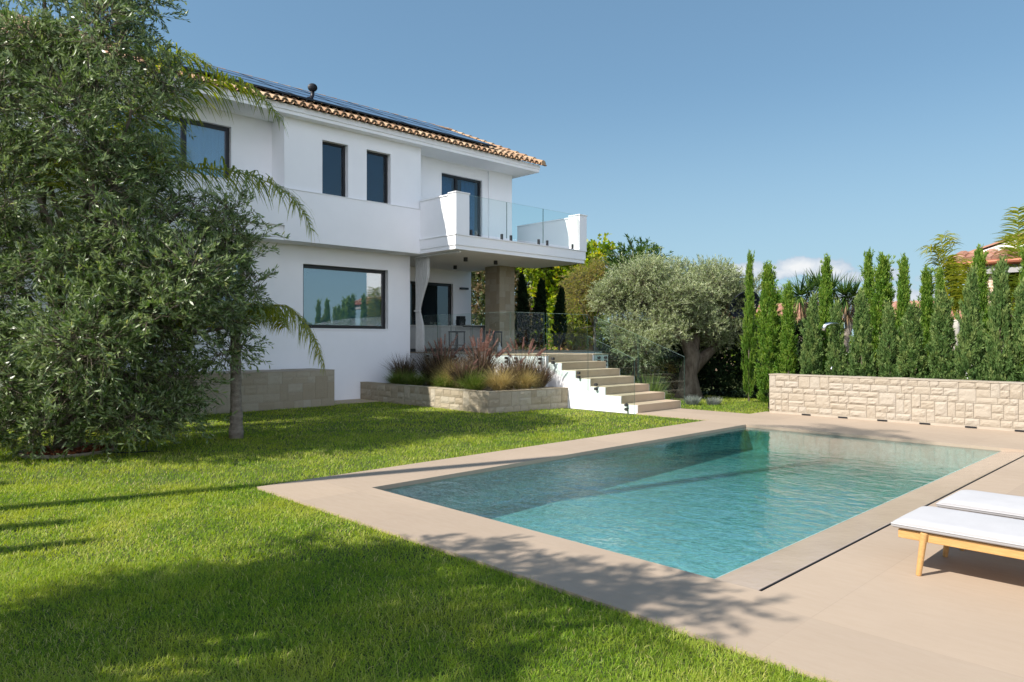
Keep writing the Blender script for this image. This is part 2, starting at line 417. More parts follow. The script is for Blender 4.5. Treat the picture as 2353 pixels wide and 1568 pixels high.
def clumpify(lobes, k, seed, f=.5, reach=.72):
    """break each lobe into k smaller clumps so the crown has gaps and light and dark parts"""
    rg = np.random.default_rng(seed); out = []
    for c, r in lobes:
        r = np.array(r, float); c = np.array(c, float)
        for i in range(k):
            u = rand_dirs(1, rg)[0]; out.append((c+u*r*reach*(.55+.45*rg.random()), r*f*(.75+.5*rg.random())))
    return out

def leafy(lobes, ntwig, per, tl, ll, lw, rg, shell=.55, upb=.35, droop=.25, tonef=None, spread=.75):
    P, D = crown_twigs(lobes, ntwig, rg, shell, upb)
    tlen = tl*(.6+.8*rg.random(ntwig))
    k = np.linspace(.08, 1, per)
    PP = P[:, None, :] + D[:, None, :]*(tlen[:, None]*k)[:, :, None] + np.array([0, 0, -1.0])*(droop*tlen[:, None]*k**2)[:, :, None]
    side = rand_dirs(ntwig*per, rg).reshape(ntwig, per, 3)
    LD = nrm(D[:, None, :]*(1.1-k*.2)[None, :, None] + side*spread)
    n = ntwig*per
    V, Q = leaves(PP.reshape(-1, 3), LD.reshape(-1, 3), ll*(.6+.7*rg.random(n)), lw*(.7+.6*rg.random(n)), rg)
    tw = rg.random(ntwig)
    tone = np.clip(np.repeat(tw, per)*.6 + rg.random(n)*.4, 0, 1)
    if tonef is not None: tone = tonef(tone, PP.reshape(-1, 3))
    return V, Q, np.repeat(tone, 4), P, D, tlen

def twig_mesh(P, D, tlen, droop, r=.004):
    """thin three-sided twigs"""
    n = len(P); d = D; a = nrm(np.cross(d, np.array([.3, .5, .8]))); b = np.cross(d, a)
    E = P + d*tlen[:, None] + np.array([0, 0, -1.0])*(droop*tlen)[:, None]
    S0 = P - d*(tlen*.35)[:, None]
    ring = []
    for Pn, rr in ((S0, r), (E, r*.35)):
        for k in range(3):
            ring.append(Pn + a*rr*cos(2*pi*k/3) + b*rr*sin(2*pi*k/3))
    V = np.stack(ring, 1).reshape(-1, 3); base = (np.arange(n)*6)[:, None]
    Q = np.concatenate([base+np.array([[0, 1, 4, 3]]), base+np.array([[1, 2, 5, 4]]), base+np.array([[2, 0, 3, 5]])], 1).reshape(-1, 4)
    return V, Q

def limb(a, b, rg, n=7, wob=.12):
    a = np.array(a, float); b = np.array(b, float); L = np.linalg.norm(b-a)
    pts = []
    o = np.zeros(3)
    for i in range(n):
        t = i/(n-1)
        if 0 < i < n-1: o = o*.6 + rg.normal(size=3)*wob*L*.22
        pts.append(a+(b-a)*t + o*sin(pi*t) + np.array([0, 0, 1.0])*L*.10*sin(pi*t))
    return pts

def cypress(name, h, w, ntot, mat, seed, loc, label, group, ragged=.25, tip=.35, trunk_h=.25):
    """columnar cypress: many upright sprays on a tapering column, wispy leader at the top"""
    rg = np.random.default_rng(seed)
    nc = int(130*h); per = max(8, ntot//nc); ntot = nc*per
    tcl = rg.random(nc)**.85; acl = rg.random(nc)*2*pi; ntop = 22; tcl[:ntop] = np.linspace(.86, 1.0, ntop)
    prof = lambda q: np.where(q < .22, .74+.26*q/.22, (1-(np.clip((q-.22)/.78, 0, 1)**1.55))*.93+.07)
    lumpc = 1+ragged*(rg.normal(size=nc)*.55+np.sin(acl*2+tcl*9+seed)*.5)
    rcl = w*.5*prof(tcl)*np.clip(lumpc, .45, 1.6)*(.50+.45*rg.random(nc)**.5)
    rcl[:ntop] *= np.linspace(.55, .1, ntop)
    tilt = np.array([rg.normal()*.025, rg.normal()*.025])*h
    cz = trunk_h*.4+tcl*(h-trunk_h*.4)*.93
    CC = np.stack([rcl*np.cos(acl)+tilt[0]*tcl**2, rcl*np.sin(acl)+tilt[1]*tcl**2, cz], 1)
    dcl = nrm(np.stack([np.cos(acl)*(.5-.3*tcl), np.sin(acl)*(.5-.3*tcl), np.ones(nc)], 1)+rg.normal(size=(nc, 3))*.16)
    dcl[:ntop] = nrm(dcl[:ntop]+[0, 0, 1.5]); lcl = (.12+.16*rg.random(nc))*(.75+.5*tcl)*(.6+.5*ragged*2)
    t = np.repeat(tcl, per); an = np.repeat(acl, per); k_ = rg.random(ntot)
    P = np.repeat(CC, per, 0)+np.repeat(dcl*lcl[:, None], per, 0)*k_[:, None]+rg.normal(size=(ntot, 3))*(.030*(1.15-k_))[:, None]
    P[:, 2] = P[:, 2]*(h-.06)/max(P[:, 2].max(), 1e-3)
    D = nrm(np.repeat(dcl, per, 0)+rg.normal(size=(ntot, 3))*.42)
    lean = tilt
    V, Q = leaves(P, D, .070*(.6+.8*rg.random(ntot)), .021*(.7+.7*rg.random(ntot)), rg, fold=.3)
    tcol = np.repeat(rg.random(nc), per)
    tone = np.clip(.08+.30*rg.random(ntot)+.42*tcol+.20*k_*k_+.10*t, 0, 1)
    r = thing(name, loc, label, 'cypress tree', group)
    b = np.array(loc)
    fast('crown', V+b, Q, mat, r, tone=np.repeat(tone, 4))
    tk = MB().tube([b, b+[0, 0, h*.35], b+[lean[0]*.6, lean[1]*.6, h*.8]], [w*.09, w*.06, .006], 7)
    obj('trunk', tk, W['bark'], r)
    return r

def frond(rachis, rg, n=46, ll=.42, lw=.026, hang=.8, lift=.25, fwd=.55, tipf=.45, start=.12):
    """feather palm leaf: curved rachis with two rows of drooping leaflets"""
    R = np.array(rachis, float)
    seg = np.linalg.norm(np.diff(R, axis=0), axis=1); cum = np.concatenate([[0], np.cumsum(seg)])/seg.sum()
    # smooth resample
    ts = np.linspace(0, 1, 24)
    C_ = np.stack([np.interp(ts, cum, R[:, i]) for i in range(3)], 1)
    for _ in range(3): C_[1:-1] = (C_[:-2]+C_[1:-1]*2+C_[2:])/4
    tt = np.linspace(start, 1, n)
    tt = np.concatenate([tt, tt]) + rg.normal(size=2*n)*.006
    tt = np.clip(tt, 0, 1)
    P = np.stack([np.interp(tt, ts, C_[:, i]) for i in range(3)], 1)
    T = nrm(np.gradient(C_, axis=0)); Tt = nrm(np.stack([np.interp(tt, ts, T[:, i]) for i in range(3)], 1))
    up = np.array([0, 0, 1.0]); sd = nrm(np.cross(Tt, up)+1e-4)
    sgn = np.concatenate([np.ones(n), -np.ones(n)])
    un = np.cross(sd, Tt)
    D = nrm(sd*sgn[:, None] + Tt*fwd + un*(lift*rg.normal(1, .8, 2*n))[:, None] + rg.normal(size=(2*n, 3))*.14)
    env = np.sin(np.clip(tt, .02, 1)**.75*pi*.86+.25)**.6; env = np.maximum(env, tipf)
    L = ll*env*(.8+.35*rg.random(2*n))
    V, Q, k = strips(P, D, L, lw*(.8+.4*rg.random(2*n)), hang*(.7+.6*rg.random(2*n))*2.2, rg, seg=4, side=Tt)
    tone = np.clip(.25+.45*rg.random(2*n)+.25*(tt-.4), 0, 1)
    rb = MB().tube(C_, list(np.interp(ts, [0, .1, 1], [.022, .015, .003])), 5)
    Vr = np.array(rb.v); Qr = np.array([f for f in rb.f if len(f) == 4])
    return [(V, Q, np.repeat(tone, k)), (Vr, Qr, np.full(len(Vr), .72))]

def bez(a, b, c, n=9):
    a, b, c = map(lambda q: np.array(q, float), (a, b, c)); t = np.linspace(0, 1, n)[:, None]
    return a*(1-t)**2 + 2*b*t*(1-t) + c*t**2

def stone_face(mb, o, u, nv, L, H, seed, row=.19, lmin=.18, lmax=.46, depth=.022, gap=.006, res=.055, merge=.16):
    """rough-faced ashlar: o lower left corner, u along the wall, nv outward; every stone has its own bulging face"""
    rg = random.Random(seed); o = np.array(o, float); u = np.array(u, float); nv = np.array(nv, float); z = np.array([0, 0, 1.0])
    nr = max(1, round(H/row)); hs = [rg.uniform(.8, 1.25) for _ in range(nr)]; s = sum(hs); hs = [h*H/s for h in hs]
    zs = [0]
    for h in hs: zs.append(zs[-1]+h)
    taken = [[] for _ in range(nr)]
    rects = []
    for i in range(nr):
        x = 0.0
        while x < L-1e-4:
            blk = [b for b in taken[i] if b[0]-1e-6 <= x < b[1]-1e-6]
            if blk: x = blk[0][1]; continue
            nxt = min([b[0] for b in taken[i] if b[0] > x+1e-6] + [L])
            w = rg.uniform(lmin, lmax)
            if nxt-(x+w) < lmin*.55: w = nxt-x
            w = min(w, nxt-x)
            top = i
            if i < nr-1 and rg.random() < merge and w < lmax*.9: top = i+1; taken[i+1].append((x, x+w))
            rects.append((x, x+w, zs[i], zs[top+1])); x += w
    for (x0, x1, z0, z1) in rects:
        x0 += gap/2; x1 -= gap/2; z0 += gap/2; z1 -= gap/2
        if x1-x0 < .02: continue
        nx = max(2, int((x1-x0)/res)+1); nz = max(2, int((z1-z0)/res)+1)
        tone = rg.random(); base = len(mb.v); d0 = depth*rg.uniform(.5, 1.0); tx, tz = rg.uniform(-.4, .4), rg.uniform(-.4, .4)
        sx, sz = rg.uniform(0, 50), rg.uniform(0, 50)
        for j in range(nz+1):
            for i in range(nx+1):
                a, b = i/nx, j/nz
                edge = i in (0, nx) or j in (0, nz)
                q = o + u*(x0+(x1-x0)*a) + z*(z0+(z1-z0)*b)
                if edge: dd = d0*.25
                else:
                    k = mnoise.noise(Vector((x0*9+a*3.2+sx, z0*9+b*3.2+sz, seed)))
                    dd = d0*(.75+.6*k+tx*(a-.5)+tz*(b-.5))
                mb.v.append(tuple(q+nv*dd)); mb.t.append(tone)
        for j in range(nz):
            for i in range(nx):
                p = base+j*(nx+1)+i
                mb.f.append((p, p+1, p+nx+2, p+nx+1))
        # sides of the stone back to the joint
        per = [base+i for i in range(nx+1)] + [base+j*(nx+1)+nx for j in range(1, nz+1)] + [base+nz*(nx+1)+i for i in range(nx-1, -1, -1)] + [base+j*(nx+1) for j in range(nz-1, 0, -1)]
        bk = len(mb.v)
        for p in per:
            mb.v.append(tuple(np.array(mb.v[p])-nv*.03)); mb.t.append(tone*.6)
        for i in range(len(per)):
            j = (i+1) % len(per); mb.f.append((per[i], bk+i, bk+j, per[j]))
    return mb

def stone_obj(name, faces, mat, parent, cores, at_=None, caps=()):
    mb = MB()
    for k in faces: stone_face(mb, **k)
    o = obj(name, mb, mat, parent, at_)
    cm = MB()
    for c in cores: cm.box(*c)
    obj('mortar_core', cm, W['mortar'], parent if at_ is None else o)
    return o

def wall_holes(mb, axis_x, y0, y1, z0, z1, holes, depth):
    """front face of a wall in the plane x=axis_x (facing +x) with openings and their reveals"""
    ys = sorted({y0, y1} | {h[0] for h in holes} | {h[1] for h in holes})
    zs = sorted({z0, z1} | {h[2] for h in holes} | {h[3] for h in holes})
    X = axis_x
    for i in range(len(ys)-1):
        for j in range(len(zs)-1):
            ym, zm = (ys[i]+ys[i+1])/2, (zs[j]+zs[j+1])/2
            if any(h[0] < ym < h[1] and h[2] < zm < h[3] for h in holes): continue
            mb.quad((X, ys[i], zs[j]), (X, ys[i+1], zs[j]), (X, ys[i+1], zs[j+1]), (X, ys[i], zs[j+1]))
    for (a, b, c, d) in holes:
        Xb = X-depth
        mb.quad((X,a,c), (X,a,d), (Xb,a,d), (Xb,a,c)); mb.quad((X,b,c), (Xb,b,c), (Xb,b,d), (X,b,d))
        mb.quad((X,a,d), (X,b,d), (Xb,b,d), (Xb,a,d)); mb.quad((X,a,c), (Xb,a,c), (Xb,b,c), (X,b,c))

def ring(x0, x1, y0, y1, z0, z1, w):
    """rectangular frame in a plane of constant x"""
    m = MB()
    m.box(x0, y0, z0, x1, y0+w, z1); m.box(x0, y1-w, z0, x1, y1, z1)
    m.box(x0, y0+w, z0, x1, y1-w, z0+w); m.box(x0, y0+w, z1-w, x1, y1-w, z1)
    return m

def folds(x, y0, y1, z0, z1, amp=.03, per=.14, along='y', seed=0, taper=None):
    """hanging cloth with vertical folds; taper(z)->(shift0, shift1) narrows it"""
    m = MB(); n = max(8, int((y1-y0)/per*8)); nz = 16
    rg = random.Random(seed); ph = [rg.uniform(-.5, .5) for _ in range(n+1)]
    for j in range(nz+1):
        z = z0+(z1-z0)*j/nz
        a, b = (y0, y1) if taper is None else taper(j/nz)
        for i in range(n+1):
            t = i/n; y = a+(b-a)*t
            d = amp*sin(2*pi*t*(y1-y0)/per + ph[i]*.5)
            m.v.append((x+d, y, z) if along == 'y' else (y, x+d, z))
    for j in range(nz):
        for i in range(n):
            p = j*(n+1)+i; m.f.append((p, p+1, p+n+2, p+n+1))
    return m

# ================================================================== THE VILLA
XW, XU, XR = -16.87, -16.2, -16.9          # lower wall, upper (projecting) wall, recessed upper walls
villa = thing('villa', (-18, 9, 0), 'white two storey villa with tiled roof, dark framed windows and corner balcony', 'house')
WIN_A = (8.91, 11.51, 1.90, 3.55); WIN_B = (4.85, 7.43, 1.84, 3.53)
SL1 = (9.11, 9.85, 5.26, 6.635); SL2 = (10.41, 11.165, 5.26, 6.635)
UPL = (4.35, 7.07, 5.26, 6.67); BDR = (13.5, 15.14, 4.41, 6.645); TDR = (13.1, 15.82, 1.23, 3.54)

m = MB(); wall_holes(m, XW, -1.0, 12.26, -.1, 4.01, [WIN_A, WIN_B], .2)
m.quad((XW, 12.26, -.1), (-19.25, 12.26, -.1), (-19.25, 12.26, 4.01), (XW, 12.26, 4.01))
m.quad((XW, -1, -.1), (XW, -1, 4.01), (-26, -1, 4.01), (-26, -1, -.1))
wall_holes(m, -19.25, 12.26, 16.64, 1.2, 4.01, [TDR], .16)
m.quad((-19.25, 16.64, 0), (-26, 16.64, 0), (-26, 16.64, 4.01), (-19.25, 16.64, 4.01))
m.quad((-26, -1, -.1), (-26, 16.64, -.1), (-26, 16.64, 7), (-26, -1, 7))
obj('ground_floor_wall', m, W['stucco'], villa)
# projecting band of the upper floor with the recessed strip below it on the left
m = MB()
m.box(XW, 8.08, 4.01, XU, 12.12, 5.245, 'l'); m.box(XW-.02, -1, 4.01, XU-.07, 8.08, 4.36, 'r'); 
m.quad((XU-.07, -1, 4.01), (XU-.07, 8.08, 4.01), (XU-.07, 8.08, 4.36), (XU-.07, -1, 4.36))
m.box(XR, -1, 4.36, XU-.003, 8.08, 5.245)
obj('upper_band', m, W['stucco'], villa)
m = MB(); m.box(XR, -1, 5.248, XU+.015, 12.10, 5.268); obj('ledge_cap', m, W['trim'], villa)
m = MB(); wall_holes(m, XU-.05, 8.09, 12.18, 5.268, 7.0, [SL1, SL2], .2)
m.quad((XU-.05, 8.09, 5.268), (XU-.05, 8.09, 7), (XR, 8.09, 7), (XR, 8.09, 5.268))
m.quad((XU-.05, 12.18, 4.4), (XR, 12.18, 4.4), (XR, 12.18, 7), (XU-.05, 12.18, 7))
wall_holes(m, XR, -1, 8.09, 5.268, 7.0, [UPL], .16)
wall_holes(m, XR, 12.18, 16.38, 4.4, 7.0, [(13.33, 15.37, 4.4, 6.98)], .07)
wall_holes(m, XR-.07, 13.33, 15.37, 4.4, 6.98, [BDR], .14)
m.quad((XR, 16.38, 4.0), (-26, 16.38, 4.0), (-26, 16.38, 7.0), (XR, 16.38, 7.0))
m.quad((XR, -1, 4), (XR, -1, 7), (-26, -1, 7), (-26, -1, 4))
obj('upper_floor_wall', m, W['stucco'], villa)

def window(kind_, name, h, X, fw, glass, bars=(), blind=None, curtain=None, room=.9):
    """frame standing in the opening, panes in front of a closed dark room"""
    y0, y1, z0, z1 = h
    fr = obj(kind_, ring(X-.07, X-.002, y0, y1, z0, z1, fw), W['black'], villa, bevel=.004)
    ed = [y0+fw] + [v for b in bars for v in (b-fw*.6, b+fw*.6)] + [y1-fw]
    for b in bars: obj('mullion', MB().box(X-.065, b-fw*.6, z0+fw, X+.004, b+fw*.6, z1-fw), W['black'], fr)
    for i in range(0, len(ed), 2):
        obj('pane', MB().box(X-.045, ed[i], z0+fw, X-.037, ed[i+1], z1-fw), glass, fr)
    r = MB().box(X-room, y0-.02, z0-.02, X-.075, y1+.02, z1+.02, 'r')
    obj('room_inside', r, W['room'], fr)
    if blind is not None: obj('roller_blind', MB().box(X-.125, y0+fw*.9, z0+.01, X-.12, y1-fw*.9, z1-.02), blind, fr)
    if curtain is not None:
        for (a, b) in curtain: obj('curtain', folds(X-.2, a, b, z0+.02, z1-.02, .035, .16, seed=int(a*10)), W['curtain_blue'], fr, smooth=True)
    return fr
window('picture_window', '', WIN_A, XW-.14, .09, W['mirror_glass'], blind=W['blind_teal'])
window('picture_window', '', WIN_B, XW-.14, .09, W['mirror_glass'], blind=W['blind_teal'])
window('slim_window', '', SL1, XU-.05-.14, .05, W['dark_glass'], blind=W['blind_navy'])
window('slim_window', '', SL2, XU-.05-.14, .05, W['dark_glass'], blind=W['blind_navy'])
window('bedroom_window', '', UPL, XR-.10, .09, W['mirror_glass'], bars=(6.02,), curtain=[(4.4, 7.0)])
window('balcony_door', '', BDR, XR-.07-.08, .07, W['dark_glass'], bars=(14.14,), curtain=[(13.55, 14.1), (14.5, 15.05)], room=1.6)
window('terrace_door', '', TDR, -19.25-.10, .09, W['dark_glass'], bars=(14.45,))
# window sills
m = MB().box(XW-.14, 8.91, 1.868, XW+.02, 11.51, 1.898); obj('window_sill', m, W['trim'], villa)
m = MB().box(XW-.14, 4.85, 1.808, XW+.02, 7.43, 1.838); obj('window_sill', m, W['trim'], villa)

# balcony
m = MB(); m.box(-19.3, 12.125, 4.012, -14.66, 16.62, 4.12); m.box(-16.9, 16.62, 4.012, -14.66, 17.40, 4.12)
m.box(-17.0, 12.105, 4.12, -14.63, 17.43, 4.385); m.box(-17.0, 12.085, 4.385, -14.6, 17.46, 4.41)
obj('balcony_slab', m, W['stucco'], villa)
bl = MB().box(XU, 12.12, 4.41, -14.92, 12.32, 5.46); bl.box(-14.92, 12.10, 4.411, -14.60, 12.56, 5.50)
pb = obj('balcony_parapet', bl, W['stucco'], villa)
m = MB().box(XU+.002, 12.095, 5.461, -14.935, 12.345, 5.50); m.box(-14.935, 12.08, 5.501, -14.58, 12.58, 5.535); obj('coping', m, W['trim'], pb, bevel=.006)
br_ = MB().box(XR-.6, 17.22, 4.41, -15.05, 17.42, 5.46); br_.box(-15.05, 17.10, 4.411, -14.60, 17.44, 5.50)
pb = obj('balcony_parapet', br_, W['stucco'], villa)
m = MB().box(XR-.6, 17.195, 5.461, -15.065, 17.445, 5.50); m.box(-15.065, 17.08, 5.501, -14.58, 17.47, 5.535); obj('coping', m, W['trim'], pb, bevel=.006)
for (a, b, cl) in ((12.575, 14.00, (12.68, 13.82)), (14.02, 15.50, (14.18, 15.32)), (15.52, 17.085, (15.69, 16.84))):
    g = obj('balcony_glass', MB().box(-14.675, a, 4.47, -14.663, b, 5.50), W['rail_glass'], villa)
    for yy in (a, b): obj('edge', MB().tube([(-14.669, yy, 4.47), (-14.669, yy, 5.50)], .0055, 4), W['glass_edge'], g)
    obj('edge', MB().tube([(-14.669, a, 5.50), (-14.669, b, 5.50)], .003, 4), W['glass_top'], g)
    for y in cl: obj('clamp', MB().box(-14.70, y-.028, 4.41, -14.638, y+.028, 4.575), W['charcoal'], g, bevel=.004)

# eaves, roof tiles
SLP, XE, ZE, YV, YL = .43, -15.92, 7.25, 16.80, -1.2
zr = lambda x: ZE + SLP*(XE-x)
m = MB()
m.prism([(-26, 7.0), (-15.98, 7.0), (-15.98, 7.075), (-15.95, 7.085), (-15.95, 7.215), (-16.1, 7.225), (-20.6, 7.225+.43*4.5), (-26, 7.4)], 'y', YL, 16.72)
obj('eaves', m, W['stucco'], villa)
m = MB(); PITCH = .2255; rgt = random.Random(3)
m.quad((XE+.03, YL, ZE-.005), (XE+.03, YV, ZE-.005), (-20.6, YV, zr(-20.6)), (-20.6, YL, zr(-20.6)), .35)
ny = int((YV-YL)/PITCH)
for c in range(ny+1):
    y = YV-.07-c*PITCH
    for k in range(11):
        x0 = XE+.04-k*.42+rgt.uniform(-.012, .012); x1 = x0-.47
        t0 = rgt.random(); lift = .012*(k > 0)
        r0, r1 = .092, .074; seg = 7; b = len(m.v)
        for (x, r, dz) in ((x0, r0, lift+.014), (x1, r1, .004)):
            for i in range(seg+1):
                a = pi*i/seg
                m.v.append((x, y+r*cos(a)+rgt.uniform(-.002, .002), zr(x)+dz+r*.95*sin(a))); m.t.append(t0)
        for i in range(seg): m.f.append((b+i, b+i+1, b+seg+2+i, b+seg+1+i))
        # thickness of the tile's lower lip
        b2 = len(m.v)
        for i in range(seg+1):
            a = pi*i/seg; rr = r0-.018
            m.v.append((x0, y+rr*cos(a), zr(x0)+lift+.014+rr*.95*sin(a))); m.t.append(t0*.8)
        for i in range(seg): m.f.append((b+i, b+i+1, b2+i+1, b2+i))
        if k == 0:   # mortar bedding closes the open end, a hand deep
            b3 = len(m.v)
            for i in range(seg+1):
                a = pi*i/seg; rr = r0-.018
                m.v.append((x0-.05, y+rr*cos(a), zr(x0-.05)+.014+rr*.95*sin(a))); m.t.append(.95)
            m.f.append(tuple(b3+i for i in range(seg+1)))
        # channel tile between the covers
        if k == 0:
            b4 = len(m.v)
            for (x) in (x0+.05, x0-.45):
                for i in range(6):
                    a = pi+pi*i/5
                    m.v.append((x, y+PITCH/2+.088*cos(a), zr(x)+.035+.06*sin(a))); m.t.append(t0*.7)
            for i in range(5): m.f.append((b4+i, b4+i+1, b4+7+i, b4+6+i))
# verge caps stepping up the right-hand edge
for k in range(13):
    x0 = XE+.06-k*.40; x1 = x0-.46; b = len(m.v); t0 = rgt.random()
    for (x, r, dz) in ((x0, .105, .06), (x1, .085, .03)):
        for i in range(8):
            a = -.5+(pi+1.0)*i/7
            m.v.append((x, YV+r*cos(a), zr(x)+dz+r*sin(a))); m.t.append(t0)
    for i in range(7): m.f.append((b+i, b+i+1, b+9+i, b+8+i))
    m.f.append(tuple(b+i for i in range(8)))
# ridge row
for k in range(46):
    y0 = YV-k*.40; b = len(m.v); t0 = rgt.random()
    for (y, r) in ((y0, .13), (y0-.45, .11)):
        for i in range(8):
            a = pi*i/7; m.v.append((-20.6+r*1.3*cos(a), y, zr(-20.6)+.02+r*sin(a))); m.t.append(t0)
    for i in range(7): m.f.append((b+i, b+i+1, b+9+i, b+8+i))
roof = obj('roof', m, W['terracotta'], villa)
# back slope closes the volume behind the ridge
obj('rear_slope', MB().quad((-20.6, YL, zr(-20.6)), (-20.6, YV, zr(-20.6)), (-26, YV, 7.2), (-26, YL, 7.2), .3), W['terracotta'], roof)
# ball-shaped roof ventilator on a stub pipe
vp = np.array([-18.2, 9.90, zr(-18.2)])
m = MB().tube([vp+[0, 0, -.1], vp+[0, 0, .30]], .055, 14); vent = obj('roof_ventilator', m, W['black'], roof, smooth=True)
m = MB()
for k in range(16):
    a = 2*pi*k/16; prof = []
    for i in range(9):
        t = -pi/2+pi*i/8; prof.append((.135*cos(t), .115*sin(t)))
    b = len(m.v)
    for (r, z) in prof:
        m.v.append((vp[0]+r*cos(a), vp[1]+r*sin(a), vp[2]+.40+z)); m.v.append((vp[0]+r*.86*cos(a+.42), vp[1]+r*.86*sin(a+.42), vp[2]+.40+z))
    for i in range(8): m.f.append((b+2*i, b+2*i+1, b+2*i+3, b+2*i+2))
obj('turbine', m, W['charcoal'], vent)

# solar panels standing off the tiles
pm, nt, out = newmat('solar_cell')
lw_ = N(nt, 'LayerWeight'); lw_.inputs[0].default_value = .5; pw_ = N(nt, 'Math', operation='POWER'); nt.links.new(lw_.outputs['Facing'], pw_.inputs[0]); pw_.inputs[1].default_value = 4.5
ma_ = N(nt, 'Math', operation='MULTIPLY_ADD'); ma_.use_clamp = True; nt.links.new(pw_.outputs[0], ma_.inputs[0]); ma_.inputs[1].default_value = .95; ma_.inputs[2].default_value = .05
df_ = N(nt, 'BsdfDiffuse'); df_.inputs[0].default_value = (.015,.02,.035,1); gy_ = N(nt, 'BsdfGlossy'); gy_.inputs['Roughness'].default_value = .04; gy_.inputs[0].default_value = (.98,.96,1,1)
mx_ = N(nt, 'MixShader'); nt.links.new(ma_.outputs[0], mx_.inputs[0]); nt.links.new(df_.outputs[0], mx_.inputs[1]); nt.links.new(gy_.outputs[0], mx_.inputs[2]); nt.links.new(mx_.outputs[0], out.inputs[0])
W['cell'] = pm
al = math.atan(SLP); ca, sa = cos(al), sin(al)
ORD = ['nearest the balcony', 'second from the balcony end', 'third from the balcony end', 'fourth from the balcony end', 'fifth from the balcony end', 'sixth from the balcony end']
for row in range(3):
    for c in range(6):
        y1 = 15.08-c*1.68; y0 = y1-1.65; s0 = .36+row*1.20; s1 = s0+1.17
        def sp(s, y, h): x = XE-s*ca; return (x-h*sa*0, y, zr(x)+.20+h)
        o0 = sp(s0, y0, 0)
        t = thing('solar_panel', o0, ('dark solar panel in the row along the eave, ', 'dark solar panel in the middle row, ', 'dark solar panel in the row nearest the ridge, ')[row]+ORD[c], 'solar panel', 'solar panels on the roof')
        b = MB()
        A = [sp(s0, y0, -.045), sp(s0, y1, -.045), sp(s1, y1, -.045), sp(s1, y0, -.045)]; B = [sp(s0, y0, 0), sp(s0, y1, 0), sp(s1, y1, 0), sp(s1, y0, 0)]
        b.quad(*A); 
        for i in range(4): b.quad(A[i], A[(i+1) % 4], B[(i+1) % 4], B[i])
        G = [sp(s0+.025, y0+.025, 0), sp(s0+.025, y1-.025, 0), sp(s1-.025, y1-.025, 0), sp(s1-.025, y0+.025, 0)]
        for i in range(4): b.quad(B[i], B[(i+1) % 4], G[(i+1) % 4], G[i])
        obj('frame', b, W['black'], t)
        g = MB().quad(*[tuple(np.array(q)-[0, 0, .004]) for q in G]); obj('cell_glass', g, W['cell'], t)
        for yy in (y0+.3, y1-.3):
            rl = MB()
            a = sp(s0+.02, yy, -.05); e = sp(s1-.02, yy, -.05); rl.tube([a, e], .022, 4)
            for q in (a, e): rl.tube([q, (q[0], q[1], q[2]-.14)], .015, 4)
            obj('mounting_rail', rl, W['charcoal'], t)

# stone pillar under the balcony
PX0, PX1, PY0, PY1 = -17.68, -16.98, 15.90, 16.58
stone_obj('stone_pillar', [dict(o=(PX0, PY0, 1.226), u=(1,0,0), nv=(0,-1,0), L=PX1-PX0, H=2.785, seed=31, row=.2, depth=.012, lmin=.2, lmax=.36),
    dict(o=(PX1, PY0, 1.226), u=(0,1,0), nv=(1,0,0), L=PY1-PY0, H=2.785, seed=32, row=.2, depth=.012, lmin=.2, lmax=.36)], W['stone_tan'], villa,
    [(PX0+.003, PY0+.003, 1.226, PX1-.003, PY1, 4.011)])

# terrace spot lights, wall light
for i, (x, y, lab) in enumerate(((-16.0, 13.62, 'front pair, nearer the curtain'), (-16.02, 14.84, 'front pair, nearer the pillar'), (-17.98, 14.86, 'rear pair, nearer the pillar'), (-17.94, 13.66, 'rear pair, half hidden by the curtain'))):
    c = MB().lathe([(.062, 0), (.062, -.115), (.05, -.115), (.046, -.09), (.0, -.088)], (x, y, 4.011), 20)
    tag(obj('ceiling_light', c, W['black'], None, (x, y, 4.011)), 'small black cylinder light under the balcony, '+lab, 'ceiling light', 'spot lights under the balcony')
m = MB().box(-19.25, 16.10, 3.36, -19.14, 16.44, 3.43); tag(obj('wall_light', m, W['black'], None, (-19.25, 16.27, 3.36), bevel=.006), 'flat black wall light beside the terrace door', 'wall light')
# tied outdoor curtain with its rail
def tap(t):      # t 0 bottom .. 1 top
    z = 1.24+t*2.68; k = abs(z-2.42)/1.3
    w = .22+.62*min(1, k)**1.4*(1.0 if z > 2.42 else .42)
    return (12.40-.02, 12.40-.02+w*1.0)
cur = thing('outdoor_curtain', (-16.45, 12.4, 1.24), 'grey linen curtain tied back at the terrace corner', 'curtain')
m = MB(); nz, nn = 26, 44
for j in range(nz+1):
    t = j/nz; z = 1.24+t*2.72; k = (z-2.42)
    wd = .20+(.42*min(1, max(0, k)/.95)**1.25 if k > 0 else .20*min(1, -k/.5)**.8)
    if t > .9: wd += 0
    for i in range(nn+1):
        s = i/nn; m.v.append((-16.83+wd*s, 12.44+.035*sin(s*2*pi*6.5+.6*sin(z*1.3))*(.5+wd), z))
for j in range(nz):
    for i in range(nn):
        q = j*(nn+1)+i; m.f.append((q, q+1, q+nn+2, q+nn+1))
oc = obj('cloth', m, W['curtain_grey'], cur, smooth=True); sm = oc.modifiers.new('thick', 'SOLIDIFY'); sm.thickness = .006
obj('tie_back', MB().tube([(-16.85, 12.44, 2.45), (-16.83, 12.38, 2.43), (-16.72, 12.37, 2.41), (-16.61, 12.39, 2.42), (-16.60, 12.45, 2.43)], .016, 6), W['curtain_grey'], cur)
obj('curtain_rail', MB().box(XW, 12.42, 3.965, -14.85, 12.46, 4.008), W['trim'], villa)

